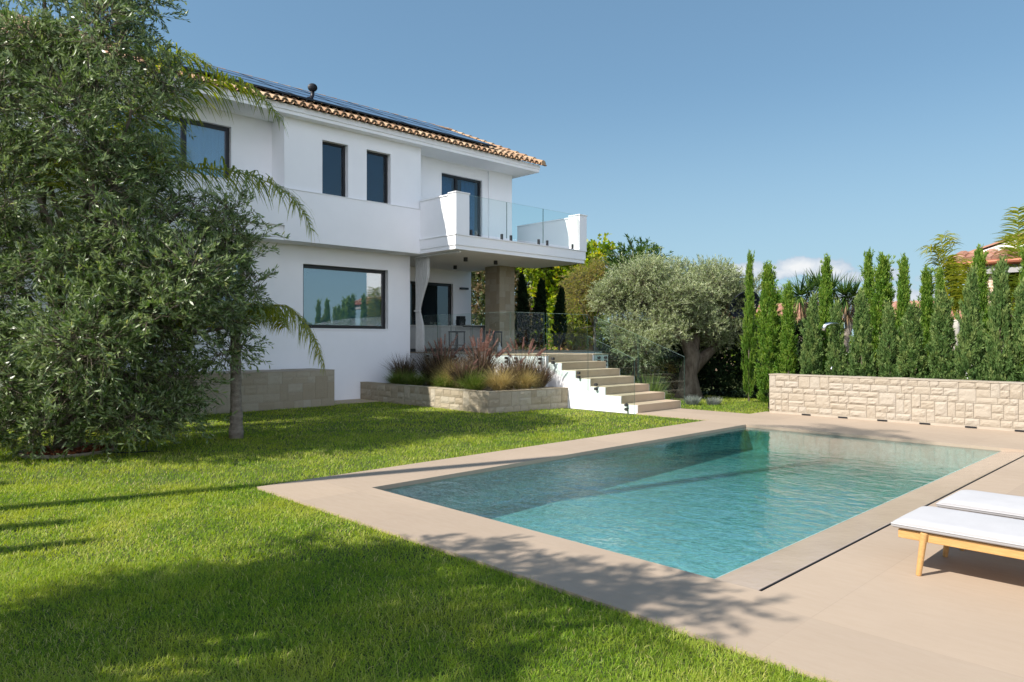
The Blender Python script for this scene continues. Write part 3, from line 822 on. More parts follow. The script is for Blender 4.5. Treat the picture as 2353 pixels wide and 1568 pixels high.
# ================================================================== GROUND, DECK, POOL
PXL, PXR, PYN, PYF = -6.63, -2.57, 4.31, 12.57           # pool edges
SLOT0, SLOT1 = -2.214, -2.164                            # overflow slot
WZ = -.046                                               # water level
def plate(cells, z, th):
    """cells: (x0,x1,y0,y1) butted rectangles -> top sheets and vertical sides where there is no neighbour"""
    m = MB(); e = 1e-4
    def has(x, y): return any(c[0]-e < x < c[1]+e and c[2]-e < y < c[3]+e for c in cells)
    xs = sorted({v for c in cells for v in c[:2]}); ys = sorted({v for c in cells for v in c[2:]})
    for i in range(len(xs)-1):
        for j in range(len(ys)-1):
            x0, x1, y0, y1 = xs[i], xs[i+1], ys[j], ys[j+1]; cx, cy = (x0+x1)/2, (y0+y1)/2
            if not has(cx, cy): continue
            m.quad((x0,y0,z), (x1,y0,z), (x1,y1,z), (x0,y1,z))
            if not has(cx, y0-.001): m.quad((x0,y0,z), (x0,y0,z-th), (x1,y0,z-th), (x1,y0,z))
            if not has(cx, y1+.001): m.quad((x0,y1,z), (x1,y1,z), (x1,y1,z-th), (x0,y1,z-th))
            if not has(x0-.001, cy): m.quad((x0,y0,z), (x0,y1,z), (x0,y1,z-th), (x0,y0,z-th))
            if not has(x1+.001, cy): m.quad((x1,y0,z), (x1,y0,z-th), (x1,y1,z-th), (x1,y1,z))
    return m
DX = 7.0
deck_cells = [(-7.53, PXL, 3.43, 12.80), (PXL, DX, 3.43, PYN), (SLOT1, DX, PYN, PYF), (PXL, DX, PYF, 15.2), (-7.53, PXL, 12.80, 15.2), (-9.32, -7.53, 12.80, 14.45)]
kind(obj('deck', plate(deck_cells, 0, .05), W['deck']), 'structure')
# grass soil sheet to the horizon with the pool cut out
m = MB(); B = 600
for c in ((-B, PXL-.03, -B, B), (-2.12, B, -B, B), (PXL-.03, -2.12, -B, PYN-.03), (PXL-.03, -2.12, PYF+.03, B)): 
    x0, x1, y0, y1 = c; m.quad((x0,y0,-.028), (x1,y0,-.028), (x1,y1,-.028), (x0,y1,-.028))
gm = surf('turf_soil', (.030,.048,.010), .95, (.075,.09,.02), 3, 40, .5, .02)
kind(obj('ground', m, gm), 'structure')
# pool shell
PN, PF, LIN = -.62, -.46, -2.57
m = MB()
m.quad((PXL-.02,PYN-.02,PN), (LIN,PYN-.02,PN), (LIN,PYF+.02,PF), (PXL-.02,PYF+.02,PF))
m.quad((PXL-.02,PYN-.02,-1.9), (PXL-.02,PYF+.02,-1.9), (PXL-.02,PYF+.02,-.05), (PXL-.02,PYN-.02,-.05))
m.quad((PXL-.02,PYN-.02,-1.9), (PXL-.02,PYN-.02,-.05), (SLOT1,PYN-.02,-.05), (SLOT1,PYN-.02,-1.9))
m.quad((PXL-.02,PYF+.02,-1.9), (SLOT1,PYF+.02,-1.9), (SLOT1,PYF+.02,-.05), (PXL-.02,PYF+.02,-.05))
m.quad((LIN,PYN-.02,-1.9), (LIN,PYN-.02,-.10), (LIN,PYF+.02,-.10), (LIN,PYF+.02,-1.9))
kind(obj('pool_basin', m, W['pool']), 'structure')
# stone overflow lip sloping up to the slot
m = MB()
m.prism([(LIN-.001, -.30), (SLOT0, -.30), (SLOT0, -.019), (SLOT0-.012, -.017), (LIN+.06, -.042), (LIN-.001, -.0485)], 'y', PYN-.02, PYF+.02)
kind(obj('overflow_lip', m, W['lip']), 'structure')
m = MB(); m.quad((SLOT0,PYN-.02,-.28), (SLOT1,PYN-.02,-.28), (SLOT1,PYF+.02,-.28), (SLOT0,PYF+.02,-.28)); m.quad((SLOT1,PYN-.02,-.28), (SLOT1,PYF+.02,-.28), (SLOT1,PYF+.02,-.05), (SLOT1,PYN-.02,-.05)); m.box(SLOT1-.005, PYN, -.06, SLOT1-.001, PYF, -.003); m.box(SLOT0+.001, PYN-.019, -.27, SLOT0+.006, PYF+.019, -.022)
kind(obj('overflow_channel', m, W['charcoal']), 'structure')
m = MB(); xa, xb, ya, yb = PXL-.017, LIN-.003, PYN-.017, PYF+.017
m.prism([(ya, PN+.006), (yb, PF+.006), (yb, WZ), (ya, WZ)], 'x', xa, xb)
wo = kind(obj('pool_water', m, W['water']), 'structure'); wo.data.materials.append(W['water_side'])
for f_ in wo.data.polygons: f_.material_index = 0 if f_.normal.z > .9 else 1

# ---------------------------------------------------------------- lawn blades
def in_lawn(x, y):
    a = (x < -7.53) | (y < 3.43)
    deckp = ((x > -9.34) & (x < -7.5) & (y > 12.78) & (y < 14.48))
    stair = ((x < -9.3) & (x > -20) & (y > 12.6) & (y < 14.75))
    plan = ((x < -11.63) & (y > 10.57) & (y < 12.9)); terr = (x < -11.95) & (y > 12.7)
    blk = (x < -15.75) & (y < 9.2); hs = x < -16.55
    back = (y > 15) & (x > -7.6)
    bed = ((x+11.95)**2+(y-2.62)**2 < .60**2)
    return a & ~deckp & ~stair & ~plan & ~terr & ~blk & ~hs & ~back & ~bed & (y < 19)
def lawn():
    rg = np.random.default_rng(2)
    out = []
    depth_bands = [(1.6, 3.4, 21000, .0030, .043), (3.4, 5.2, 12000, .0040, .042), (5.2, 8, 5200, .0062, .041), (8, 12.5, 2200, .0100, .040), (12.5, 24, 900, .0165, .040)]
    for (d0, d1, dens, wd, hh) in depth_bands:
        w = .86*d1+1.6; area = (d1-d0)*2*w; n = int(area*dens)
        d = d0+(d1-d0)*rg.random(n); r = (rg.random(n)*2-1)*w
        ok = np.abs(r) < .78*d+1.3; d, r = d[ok], r[ok]
        x = d*FW[0]+r*RT[0]; y = d*FW[1]+r*RT[1]
        ok = in_lawn(x, y); x, y = x[ok], y[ok]; n = len(x)
        # tufts: density and height vary
        f = .5+.25*np.sin(x*3.1+np.sin(y*2.3)*1.7)+.25*np.sin(y*4.3+np.sin(x*3.7)*1.3)
        P = np.stack([x, y, np.full(n, -.030)], 1)
        D = nrm(np.stack([rg.normal(size=n)*.8, rg.normal(size=n)*.8, np.ones(n)], 1))
        H = 1.15*hh*(.65+.55*rg.random(n))*(.85+.3*f)
        tl = rg.random(n) < .012; H = np.where(tl, H*1.5, H)
        V, Q, k = strips(P, D, H, wd*(.7+.6*rg.random(n)), .5+.9*rg.random(n), rg, seg=2 if d1 < 9 else 1)
        big = .5+.5*np.sin(x*.9+2*np.sin(y*.6))*np.sin(y*.8+1.5*np.sin(x*.5))
        pat = np.sin(x*6.1+2.1*np.sin(y*3.3))*np.sin(y*7.3+1.7*np.sin(x*4.1))
        tone = np.clip(.10+.48*rg.random(n)+.20*f+.18*big+.10*pat, 0, .86)
        dry = .03+.16*np.clip(np.sin(x*1.9+y*.7)*np.sin(y*2.3-x*.6)-.35, 0, 1); tone = np.where(rg.random(n) < dry, 1.0, tone)
        out.append((V, Q, np.repeat(tone, k)))
    V, Q, T = join(out)
    print('grass quads', len(Q))
    return fast('grass', V, Q, W['grass'], tone=T)
g = kind(lawn(), 'stuff'); tag(g, 'short mown green lawn around the pool deck', 'lawn')

# ================================================================== STAIRS AND TERRACE
TZ, RIS, TRD = 1.225, .175, .445
SX, SY0, SY1 = -9.32, 12.88, 14.56
st = thing('staircase', (-10.6, 13.7, 0), 'beige stone staircase of seven steps between glass railings', 'stairs')
sm_ = surf('stone_step', (.45,.345,.235), .75, (.50,.39,.275), 2.5, 55, .15, .004)
for k in range(7):
    x1 = SX-k*TRD; z1 = RIS*(k+1)
    obj('step', MB().box(x1-TRD-(.02 if k < 6 else .35), SY0, z1-RIS+.002, x1, SY1, z1), sm_, st, bevel=.004)
m = MB(); prof = [(SX-.008, -.04)]
for k in range(7): prof += [(SX-.008-k*TRD, RIS*(k+1)-.012), (SX-.008-(k+1)*TRD, RIS*(k+1)-.012)]
prof += [(SX-7*TRD-.008, -.04)]
for (a, b) in ((SY0-.02, SY0-.001), (SY1+.001, SY1+.02)): obj('stringer', MB().prism(prof, 'y', a, b), W['stucco'], st)
# terrace slab: paved top, white edge
TX, TY = -12.0, 12.80
m = MB()
def terr(m, x0, x1, y0, y1, z0, z1): m.box(x0, y0, z0, x1, y1, z1)
terr(m, -19.24, TX, TY, SY0-.03, -.05, TZ-.022); terr(m, -19.24, TX-.30, SY0-.03, SY1+.03, -.05, TZ-.022); terr(m, -19.24, TX, SY1+.03, 15.22, -.05, TZ-.022); terr(m, -19.24, -15.4, 15.22, 19.2, -.05, TZ-.022)
terr_o = thing('terrace', (-15.5, 15.5, 0), 'raised stone paved terrace with white edge under the balcony', 'terrace')
obj('base_wall', m, W['stucco'], terr_o)
m = plate([(-19.24, TX+.015, TY-.015, SY0-.022), (-19.24, TX-.33, SY0-.022, SY1+.022), (-19.24, TX+.015, SY1+.022, 15.235), (-19.24, -15.385, 15.235, 19.2)], TZ, .021)
obj('paving', m, sm_, terr_o)

def edges_of(p, poly, plane, c):
    """polished edges of a pane given its outline in the plane x=c or y=c"""
    zm = sorted(q[1] for q in poly)[1]
    for i in range(len(poly)):
        a, b = poly[i], poly[(i+1) % len(poly)]
        if min(a[1], b[1]) < zm+.02 and abs(a[0]-b[0]) > .02: continue        # bottom edge
        P3 = [((c, q[0], q[1]) if plane == 'x' else (q[0], c, q[1])) for q in (a, b)]
        up = abs(a[0]-b[0]) > .02
        obj('edge', MB().tube(P3, .0036 if not up else .0016, 4), W['glass_top'] if up else W['glass_edge'], p)
# glass railings with paired round clamps
def clamp(m, x, y, z, ax, s=1):
    for dz in (0, -.095):
        c = MB().tube([(x, y, z+dz), (x, y-.055*s, z+dz)] if ax == 'y' else [(x, y, z+dz), (x+.055*s, y, z+dz)], .034, 12)
        obj('clamp', c, W['charcoal'], m)
gl = thing('glass_railing', (-14.5, TY-.05, TZ), 'clear glass railing along the terrace edge above the planter', 'railing', 'glass railings')
GY = TY-.05; dz_ = lambda x: 2.315 if x < -13.2 else 2.315-.053*(x+13.2)
edges = [(-16.86, -16.22), (-16.20, -15.62), (-15.60, -14.70), (-14.68, -13.22), (-13.19, -12.02)]
for (a, b) in edges:
    m = MB().prism([(a, .98), (b, .98), (b, dz_(b)), (a, dz_(a))], 'y', GY-.006, GY+.006); p = obj('glass_panel', m, W['rail_glass'], gl); edges_of(p, [(a, .98), (b, .98), (b, dz_(b)), (a, dz_(a))], 'y', GY)
    clamp(p, a+.16, TY-.002, 1.13, 'y', 1.25); clamp(p, b-.16, TY-.002, 1.13, 'y', 1.25)
gl = thing('glass_railing', (-10.7, SY0-.05, .5), 'sloping glass railing on the near side of the stairs', 'railing', 'glass railings')
GY = SY0-.075
for poly, cl in (([(-11.99, .93), (-10.70, .42), (-10.70, 2.18), (-11.99, 2.25)], ((-11.80, 1.12), (-10.98, .80))),
                 ([(-10.67, .41), (-9.36, -.03), (-9.36, 1.18), (-10.67, 1.69)], ((-10.46, .55), (-9.60, .14)))):
    p = obj('glass_panel', MB().prism(poly, 'y', GY-.006, GY+.006), W['rail_glass'], gl)
    edges_of(p, poly, 'y', GY)
    for (x, z) in cl: clamp(p, x, SY0-.021, z+.02, 'y', 1.25)
gl = thing('glass_railing', (-10.7, SY1+.05, .5), 'sloping glass railing on the far side of the stairs, before the olive tree', 'railing', 'glass railings')
GY = SY1+.075
for poly, cl in (([(-11.99, .93), (-10.60, .40), (-10.60, 1.72), (-11.99, 2.22)], ((-11.6, 1.02),)),
                 ([(-10.57, .39), (-9.27, -.03), (-9.27, 1.20), (-10.57, 1.70)], ((-9.6, .14),))):
    p = obj('glass_panel', MB().prism(poly, 'y', GY-.006, GY+.006), W['rail_glass'], gl)
    edges_of(p, poly, 'y', GY)
    for (x, z) in cl: clamp(p, x, SY1+.08, z+.02, 'y', 1.0)
gl = thing('glass_railing', (TX, 15.6, TZ), 'clear glass railing on the terrace edge right of the stairs', 'railing', 'glass railings')
for (a, b) in ((14.66, 15.22),):
    p = obj('glass_panel', MB().box(TX+.045, a, .98, TX+.057, b, 2.25), W['rail_glass'], gl)
    clamp(p, TX-.002, a+.14, 1.13, 'x', 1.25); clamp(p, TX-.002, b-.14, 1.13, 'x', 1.25)

# ================================================================== STONE WALLS
t = thing('stone_wall', (-3, 15.2, 0), 'long low wall of rough cream limestone blocks behind the pool', 'wall')
o = stone_obj('stone_facing', [dict(o=(-7.36, 15.02, .045), u=(1,0,0), nv=(0,-1,0), L=11.4, H=.80, seed=7, row=.138, lmin=.13, lmax=.36, depth=.034, merge=.22, res=.045),
   dict(o=(-7.36, 15.40, .0), u=(0,-1,0), nv=(-1,0,0), L=.38, H=.845, seed=8, row=.17)], W['stone_lime'], t, [(-7.355, 15.025, 0, 4.04, 15.4, .83)])
mb = MB(); rg_ = random.Random(9); x = -7.37
while x < 4.0:
    w = rg_.uniform(.25, .5); b = len(mb.v); mb.box(x, 15.0, .83, min(x+w-.004, 4.04), 15.40, .847+rg_.uniform(0, .01)); mb.t += [rg_.random()]*8; x += w
obj('top_course', mb, W['stone_lime'], t)
for i in range(8):
    obj('drain_slot', MB().box(-6.62+i*.752, 14.972, .004, -6.44+i*.752, 14.988, .034), W['black'], t)
m = MB().box(-7.34, 14.99, .0, 4.0, 15.022, .045)
ft = obj('footing', m, surf('footing', (.43,.37,.295), .9, (.39,.33,.26), 5), t)

t = thing('planter', (-14.2, 11.7, 0), 'raised tan stone planter full of ornamental grasses beside the stairs', 'planter')
PL0, PL1, PLY0, PLY1, PLH = -16.85, -11.66, 10.60, 12.78, .455
stone_obj('stone_facing', [dict(o=(PL0, PLY0, -.03), u=(1,0,0), nv=(0,-1,0), L=PL1-PL0, H=PLH+.01, seed=17, row=.16, depth=.028, lmin=.14, lmax=.36, merge=.22),
   dict(o=(PL1, PLY0, -.03), u=(.1379,.9905,0), nv=(.9905,-.1379,0), L=2.275, H=PLH+.01, seed=18, row=.16, depth=.028, lmin=.14, lmax=.36, merge=.22)], W['stone_tan'], t,
   [(PL0, PLY0+.004, -.04, PL1-.004, PLY0+.20, PLH-.02), ])
obj('end_core', MB().prism([(PL1-.2, PLY0+.2), (PL1-.006+.028, PLY0+.2), (PL1+.307, 12.855), (PL1-.2, 12.855)], 'z', -.04, PLH-.02), W['mortar'], t)
mb = MB(); 
for (x0, x1, y0, y1) in ((PL0, PL1+.012, PLY0-.012, PLY0+.2), (PL1-.2, PL1+.012, PLY0+.2, 12.86)):
    L_ = (x1-x0) if x1-x0 > y1-y0 else y1-y0; p_ = 0
    while p_ < L_-.01:
        w = min(rg_.uniform(.25, .5), L_-p_); 
        if L_-p_-w < .1: w = L_-p_
        zz = PLH+rg_.uniform(-.004, .006)
        if x1-x0 > y1-y0: mb.box(x0+p_, y0, PLH-.02, x0+p_+w-.003, y1, zz)
        else:
            xa, xb = x1+.0379+p_*.1393, x1+.0379+(p_+w)*.1393-.012
            mb.prism([(x0, y0+p_), (xa-.01, y0+p_), (xb, y0+p_+w-.003), (x0, y0+p_+w-.003)], 'z', PLH-.02, zz)
        mb.t += [rg_.random()]*8; p_ += w
obj('rim', mb, W['stone_tan'], t)
obj('soil', MB().box(PL0, PLY0+.2, .1, PL1-.2, PLY1, .39), W['soil'], t)

t = thing('stone_block', (-16.2, 7, 0), 'low stone clad block against the house below the bedroom window', 'planter')
stone_obj('stone_facing', [dict(o=(-15.78, 2.5, -.03), u=(0,1,0), nv=(1,0,0), L=6.68, H=.89, seed=27, row=.17, depth=.014, lmin=.2, lmax=.42, merge=.2),
   dict(o=(-16.85, 2.5, -.03), u=(1,0,0), nv=(0,-1,0), L=1.07, H=.89, seed=28, row=.17, depth=.014)], W['stone_tan'], t, [(-16.85, 2.505, -.04, -15.785, 9.175, .845)])
mb = MB(); y = 2.5
while y < 9.17:
    w = min(rg_.uniform(.3, .5), 9.18-y); mb.box(-16.85, y, .845, -15.765, y+w-.003, .862+rg_.uniform(0, .006)); mb.t += [rg_.random()]*8; y += w
obj('top_course', mb, W['stone_lime'], t)
kind(obj('path', MB().box(-16.86, 9.185, -.05, -15.95, 10.585, -.004), sm_), 'structure')

# ================================================================== SUN LOUNGERS
W['cushion'] = surf('white_cushion', (.47,.465,.475), .95, (.445,.44,.45), 6, 300, .25, .002, spec=.15)
W['teak_slat'] = W['wood']
def lounger(x0, y0, label):
    t = thing('sun_lounger', (x0+1, y0+.31, 0), label, 'sun lounger', 'loungers beside the pool')
    L_, Wd = 1.98, .62
    fr = MB(); z0, z1 = .232, .292
    fr.box(x0, y0+.018, z0, x0+L_, y0+.048, z1); fr.box(x0, y0+Wd-.048, z0, x0+L_, y0+Wd-.018, z1)
    fr.box(x0, y0+.048, z0, x0+.028, y0+Wd-.048, z1); fr.box(x0+L_-.028, y0+.048, z0, x0+L_, y0+Wd-.048, z1)
    obj('frame', fr, W['wood'], t, bevel=.005)
    for k in range(15):
        obj('slat', MB().box(x0+.06+k*.128, y0+.048, .268, x0+.06+k*.128+.07, y0+Wd-.048, .288), W['wood'], t)
    for (lx, sx) in ((x0+.165, -1), (x0+L_-.165, 1)):
        for (ly, sy) in ((y0+.012, -1), (y0+Wd-.012, 1)):
            m = MB().tube([(lx+sx*.034, ly+sy*.006, 0), (lx+sx*.032, ly+sy*.006, .006), (lx, ly, .288), (lx-sx*.001, ly, .296)], [.015, .0175, .0235, .021], 16)
            obj('leg', m, W['wood'], t, smooth=False, bevel=.002)
    # cushion: rounded foot end, soft edges, piping along the upper edge
    m = MB(); n = 26; zb, zt = .303, .362
    prof = []
    nx, ny = 40, 14
    xs = [x0-.035+ (2.0)*((i/nx)**1.6 if i < nx else 1) for i in range(nx+1)]
    ys = [y0-.012+(Wd+.024)*j/ny for j in range(ny+1)]
    def top(x, y):
        a = (x-xs[0])/.13; ex = sqrt(max(0, 1-(1-min(a, 1))**2.4)) if a < 1 else 1
        b = min(y-ys[0], ys[-1]-y)/.035; ey = sqrt(max(0, 1-(1-min(b, 1))**2)) if b < 1 else 1
        puff = .006*sin(pi*min(1, max(0, (y-ys[0])/(ys[-1]-ys[0]))))
        return zb+.028+(zt-zb-.028)*ex*(.55+.45*ey)+puff*ex + .0025*mnoise.noise(Vector((x*4, y*5, x0)))
    b0 = len(m.v)
    for j in range(ny+1):
        for i in range(nx+1): m.v.append((xs[i], ys[j], top(xs[i], ys[j])))
    for j in range(ny):
        for i in range(nx):
            q = b0+j*(nx+1)+i; m.f.append((q, q+1, q+nx+2, q+nx+1))
    per = [b0+i for i in range(nx+1)] + [b0+j*(nx+1)+nx for j in range(1, ny+1)] + [b0+ny*(nx+1)+i for i in range(nx-1, -1, -1)] + [b0+j*(nx+1) for j in range(ny-1, 0, -1)]
    r1 = len(m.v); k = len(per); cx_, cy_ = x0+1.0, y0+Wd/2
    for q in per: v = m.v[q]; m.v.append((v[0]+.006*np.sign(v[0]-cx_)*0, v[1], zb+.010))
    for q in per: v = m.v[q]; m.v.append((v[0]+(cx_-v[0])*.012, v[1]+(cy_-v[1])*.03, zb))
    for i in range(k):
        j = (i+1) % k; m.f.append((per[i], r1+i, r1+j, per[j])); m.f.append((r1+i, r1+k+i, r1+k+j, r1+j))
    m.f.append(tuple(r1+k+i for i in range(k)))
    seam = [(m.v[q][0], m.v[q][1], zb+.026) for q in per] ; seam = [(x+(x-cx_)*.0006, y+(y-cy_)*.004, z) for x, y, z in seam]; seam.append(seam[0])
    c = obj('cushion', m, W['cushion'], t, smooth=True)
    obj('piping', MB().tube(seam, .0038, 5, cap=False), W['cushion'], c, smooth=True)
    c.data.set_sharp_from_angle(angle=radians(60)) if hasattr(c.data, 'set_sharp_from_angle') else None
    return t
lounger(-1.70, 5.355, 'wooden sun lounger with white cushion, nearer one, round legs in full view')
lounger(-1.66, 6.235, 'wooden sun lounger with white cushion, farther one behind its twin')

# ================================================================== TREES AND PLANTS
def olive_tree(label, base, trunks, branches, lobes, ntwig, per, tl, ll, lw, mat, seed, group=None, shell=.5, upb=.3, droop=.3, tonef=None, twr=.004):
    rg = np.random.default_rng(seed)
    t = thing('olive_tree', tuple(base), label, 'olive tree', group)
    tm = MB()
    for pts, rad in trunks: tm.tube(pts, rad, 14, wob=.28, seed=seed)
    for a, b, r0 in branches:
        tm.tube(limb(a, b, rg), list(np.linspace(r0, r0*.3, 7)), 7, wob=.15, seed=seed)
    obj('trunk', tm, W['bark'], t, smooth=True)
    V, Q, T, P, D, tlen = leafy(lobes, ntwig, per, tl, ll, lw, rg, shell, upb, droop, tonef)
    c = fast('crown', V, Q, mat, t, tone=T)
    Vt, Qt = twig_mesh(P, D, tlen, droop, twr); fast('twig', Vt, Qt, W['bark'], c)
    return t

# the big olive in the left foreground: surveyed lobes (photo x, y, distance, radius)
OL = [(r_[0], r_[1], r_[2], r_[3]*1.1, r_[4]*1.08) for r_ in [(60,60,10.6,1.25,1.1), (205,95,10.3,.95,.9), (285,60,10.5,.55,.5), (70,310,10.1,.95,.85), (240,300,10.3,.92,.85), (310,205,10.3,.62,.6), (60,540,10.0,.95,.8), (190,585,10.2,.6,.5), (300,505,10.5,.80,.75), (330,600,10.6,1.05,.9),
      (465,560,10.9,.62,.55), (500,500,10.9,.50,.42), (455,690,10.8,.90,.75), (528,752,10.9,.40,.42), (430,805,10.9,.72,.55), (300,760,10.2,1.15,.95), (100,740,9.8,1.3,1.0), (200,905,10.2,.8,.55),
      (50,900,10.0,.8,.55), (370,900,10.5,.62,.42), (130,945,10.0,.7,.35), (300,940,10.1,.8,.35), (380,945,10.5,.5,.3), (20,960,9.9,.7,.35), (-60,950,10,.7,.4), (340,690,10.3,1.0,.9), (-130,150,10.9,1.3,1.2), (-140,560,10.6,1.2,1.0), (-130,830,10.4,1.2,.9), (60,-150,10.9,1.2,1.0), (250,-60,10.7,.75,.55), (420,480,10.8,.4,.35), (545,560,10.9,.40,.36), (545,640,10.9,.42,.42), (180,990,10.0,.6,.25), (320,985,10.2,.6,.25), (60,990,9.9,.6,.25), (430,960,10.5,.35,.25)]]
lobes = [(at(x, y, d), (r, r, rz)) for x, y, d, r, rz in OL]
ob = np.array([-11.95, 2.62, -.04]); top = ob+np.array([.05, .05, 1.15])
brs = [(top, at(x, y, d), .05) for x, y, d, r, rz in OL]
olive_tree('big bushy olive tree with dark green leaves filling the left foreground', ob,
    [([ob, ob+[.0, .0, .12], ob+[.03, .02, .55], top, top+[.02, .06, .8]], [.21, .16, .135, .14, .06])], brs, clumpify(lobes, 7, 21, .38, .85), 10800, 16, .30, .092, .024, W['olive'], 21, shell=.42, upb=.38, droop=.22, twr=.005)

# bark mulch ring at its foot
mt = thing('tree_bed', (-11.95, 2.62, 0), 'round bed of red bark mulch with stone edging under the big olive tree', 'tree bed')
rg = np.random.default_rng(4); n = 900; a = rg.random(n)*2*pi; r = .56*np.sqrt(rg.random(n))
P = np.stack([-11.95+r*np.cos(a), 2.62+r*np.sin(a), -.02+.05*(1-r/.6)+rg.random(n)*.03], 1); D = nrm(np.stack([rg.normal(size=n), rg.normal(size=n), rg.normal(size=n)*.25], 1))
V, Q = leaves(P, D, .05+.06*rg.random(n), .025+.02*rg.random(n), rg)
fast('mulch', V, Q, W['mulch'], mt, tone=np.repeat(rg.random(n), 4))['kind'] = 'stuff'
m = MB(); 
for i in range(22):
    a0, a1 = 2*pi*i/22, 2*pi*(i+.94)/22; b = len(m.v)
    for (rr, z) in ((.56, -.05), (.56, .012), (.62, .012), (.62, -.05)):
        for aa in (a0, a1): m.v.append((-11.95+rr*cos(aa), 2.62+rr*sin(aa), z+random.uniform(-.004, .004)))
    for k in range(3): m.f.append((b+2*k, b+2*k+1, b+2*k+3, b+2*k+2))
obj('edging', m, W['stone_tan'] if False else W['mortar'], mt)
tag(obj('hose', MB().tube([(-11.4, 2.9, .0), (-11.2, 3.0, .012), (-11.05, 3.15, .0), (-10.95, 3.4, .01), (-10.98, 3.6, -.02)], .008, 6), W['black']), 'thin black irrigation hose curling out of the mulch bed', 'hose')

# the pale olive beyond the stairs
o2 = np.array([-11.0, 17.6, -.04]); dp = 20.2
OL2 = [(1555,700,20.2,1.25,.85), (1470,680,20.0,1.05,.80), (1440,710,19.7,.80,.62), (1620,690,20.4,1.15,.85), (1668,690,20.6,.75,.72), (1560,640,20.6,1.0,.55), (1500,645,20.4,.95,.55), (1640,640,20.9,.85,.45), (1420,665,20.1,.62,.5), (1490,765,19.3,.62,.40), (1500,790,19.0,.42,.36), (1660,755,20.6,.62,.42), (1455,640,20.6,.7,.4), (1692,655,20.9,.42,.4), (1565,745,20.8,.8,.4), (1705,690,20.7,.62,.6), (1600,742,19.6,.72,.45), (1672,765,20.2,.62,.42), (1530,758,19.4,.7,.42), (1630,785,20.6,.5,.35), (1470,800,19.1,.5,.35), (1440,775,19.4,.5,.4), (1400,690,19.9,.5,.45), (1440,760,19.5,.5,.35)]
lobes = [(at(x, y, d), (r, r, rz)) for x, y, d, r, rz in OL2]
j1 = at(1592, 815, 20.1); j2 = at(1570, 775, 20.1); j3 = at(1640, 800, 20.4)
brs = [(j2 if x < 1600 else j3, at(x, y, d), .075) for x, y, d, r, rz in OL2]
olive_tree('gnarled pale grey green olive tree with a rounded crown behind the stairs', o2,
    [([o2, o2+[0, 0, .25], at(1582, 860, 20.1), j1, j2, at(1545, 740, 20.1)], [.38, .29, .22, .20, .14, .08]), ([at(1588, 850, 20.15), at(1615, 822, 20.3), j3, at(1665, 770, 20.5)], [.16, .135, .10, .06]),
     ([j1, at(1600, 780, 20.3), at(1605, 740, 20.4)], [.14, .10, .06])], brs, clumpify(lobes, 6, 33, .54), 13500, 13, .22, .075, .019, W['olive_pale'], 33, shell=.35, upb=.6, droop=.10)

# olive out of the picture behind the camera, whose crown shades the near lawn
o3 = np.array([-5.3, -2.3, -.04])
lobes = [((gx-.296*z, gy-.992*z, z), (r, r, rz)) for gx, gy, z, r, rz in ((-4.9,1.9,3.8,1.0,.7), (-5.05,2.5,4.3,.6,.45), (-4.2,2.75,4.0,.8,.6), (-4.4,1.2,3.4,1.0,.8), (-3.4,2.4,3.9,.9,.6), (-3.2,3.3,4.3,.6,.4), (-2.7,3.7,4.5,.5,.3), (-2.35,3.55,4.4,.4,.3), (-4.0,3.4,4.4,.4,.3), (-3.3,1.6,3.5,1.0,.7),
     (-4.0,.3,3.0,1.0,.8), (-3.1,.6,3.2,.7,.6), (-2.6,1.4,3.6,.35,.3), (-4.5,.3,3.6,.9,.7), (-1.9,2.3,4.0,.28,.2))]
brs = [(o3+np.array([0, 0, 1.9]), c, .06) for c, r in lobes]
olive_tree('olive tree on the lawn behind the viewpoint whose shade falls on the near grass', o3, [([o3, o3+[0, 0, .2], o3+[.05, 0, 1.2], o3+[0, .05, 2.2]], [.2, .14, .12, .1])], brs, clumpify(lobes, 5, 44, .37), 4300, 14, .26, .085, .024, W['olive'], 44, shell=.3, upb=.3)

# ---- feather palms
def palm(label, base, crown, fronds, seed, mat, trunk_r=(.12, .085), group=None, bark='palm_bark', **kw):
    rg = np.random.default_rng(seed); base = np.array(base, float); crown = np.array(crown, float)
    t = thing('palm_tree', tuple(base), label, 'palm tree', group)
    tm = MB(); nseg = 14; pts = [base+(crown-base)*(i/nseg)+np.array([0, 0, 0]) for i in range(nseg+1)]
    rad = [trunk_r[0]+(trunk_r[1]-trunk_r[0])*min(1, i/5)*(1)+(.012 if i % 2 else 0) for i in range(nseg+1)]
    tm.tube(pts, rad, 12, wob=.10, seed=seed); obj('trunk', tm, W[bark], t, smooth=True)
    for f in fronds:
        V, Q, T = join(frond(f, rg, **kw)); fast('frond', V, Q, mat, t, tone=T)
    return t
def arc(c, az, L_, rise, drop, bend=0):
    """frond from crown c: azimuth, length, how high it arches and how far the tip falls"""
    c = np.array(c, float); h = np.array([cos(az), sin(az), 0])
    return bez(c, c+h*L_*.45+[0, 0, rise*1.6], c+h*L_+[0, 0, rise-drop])
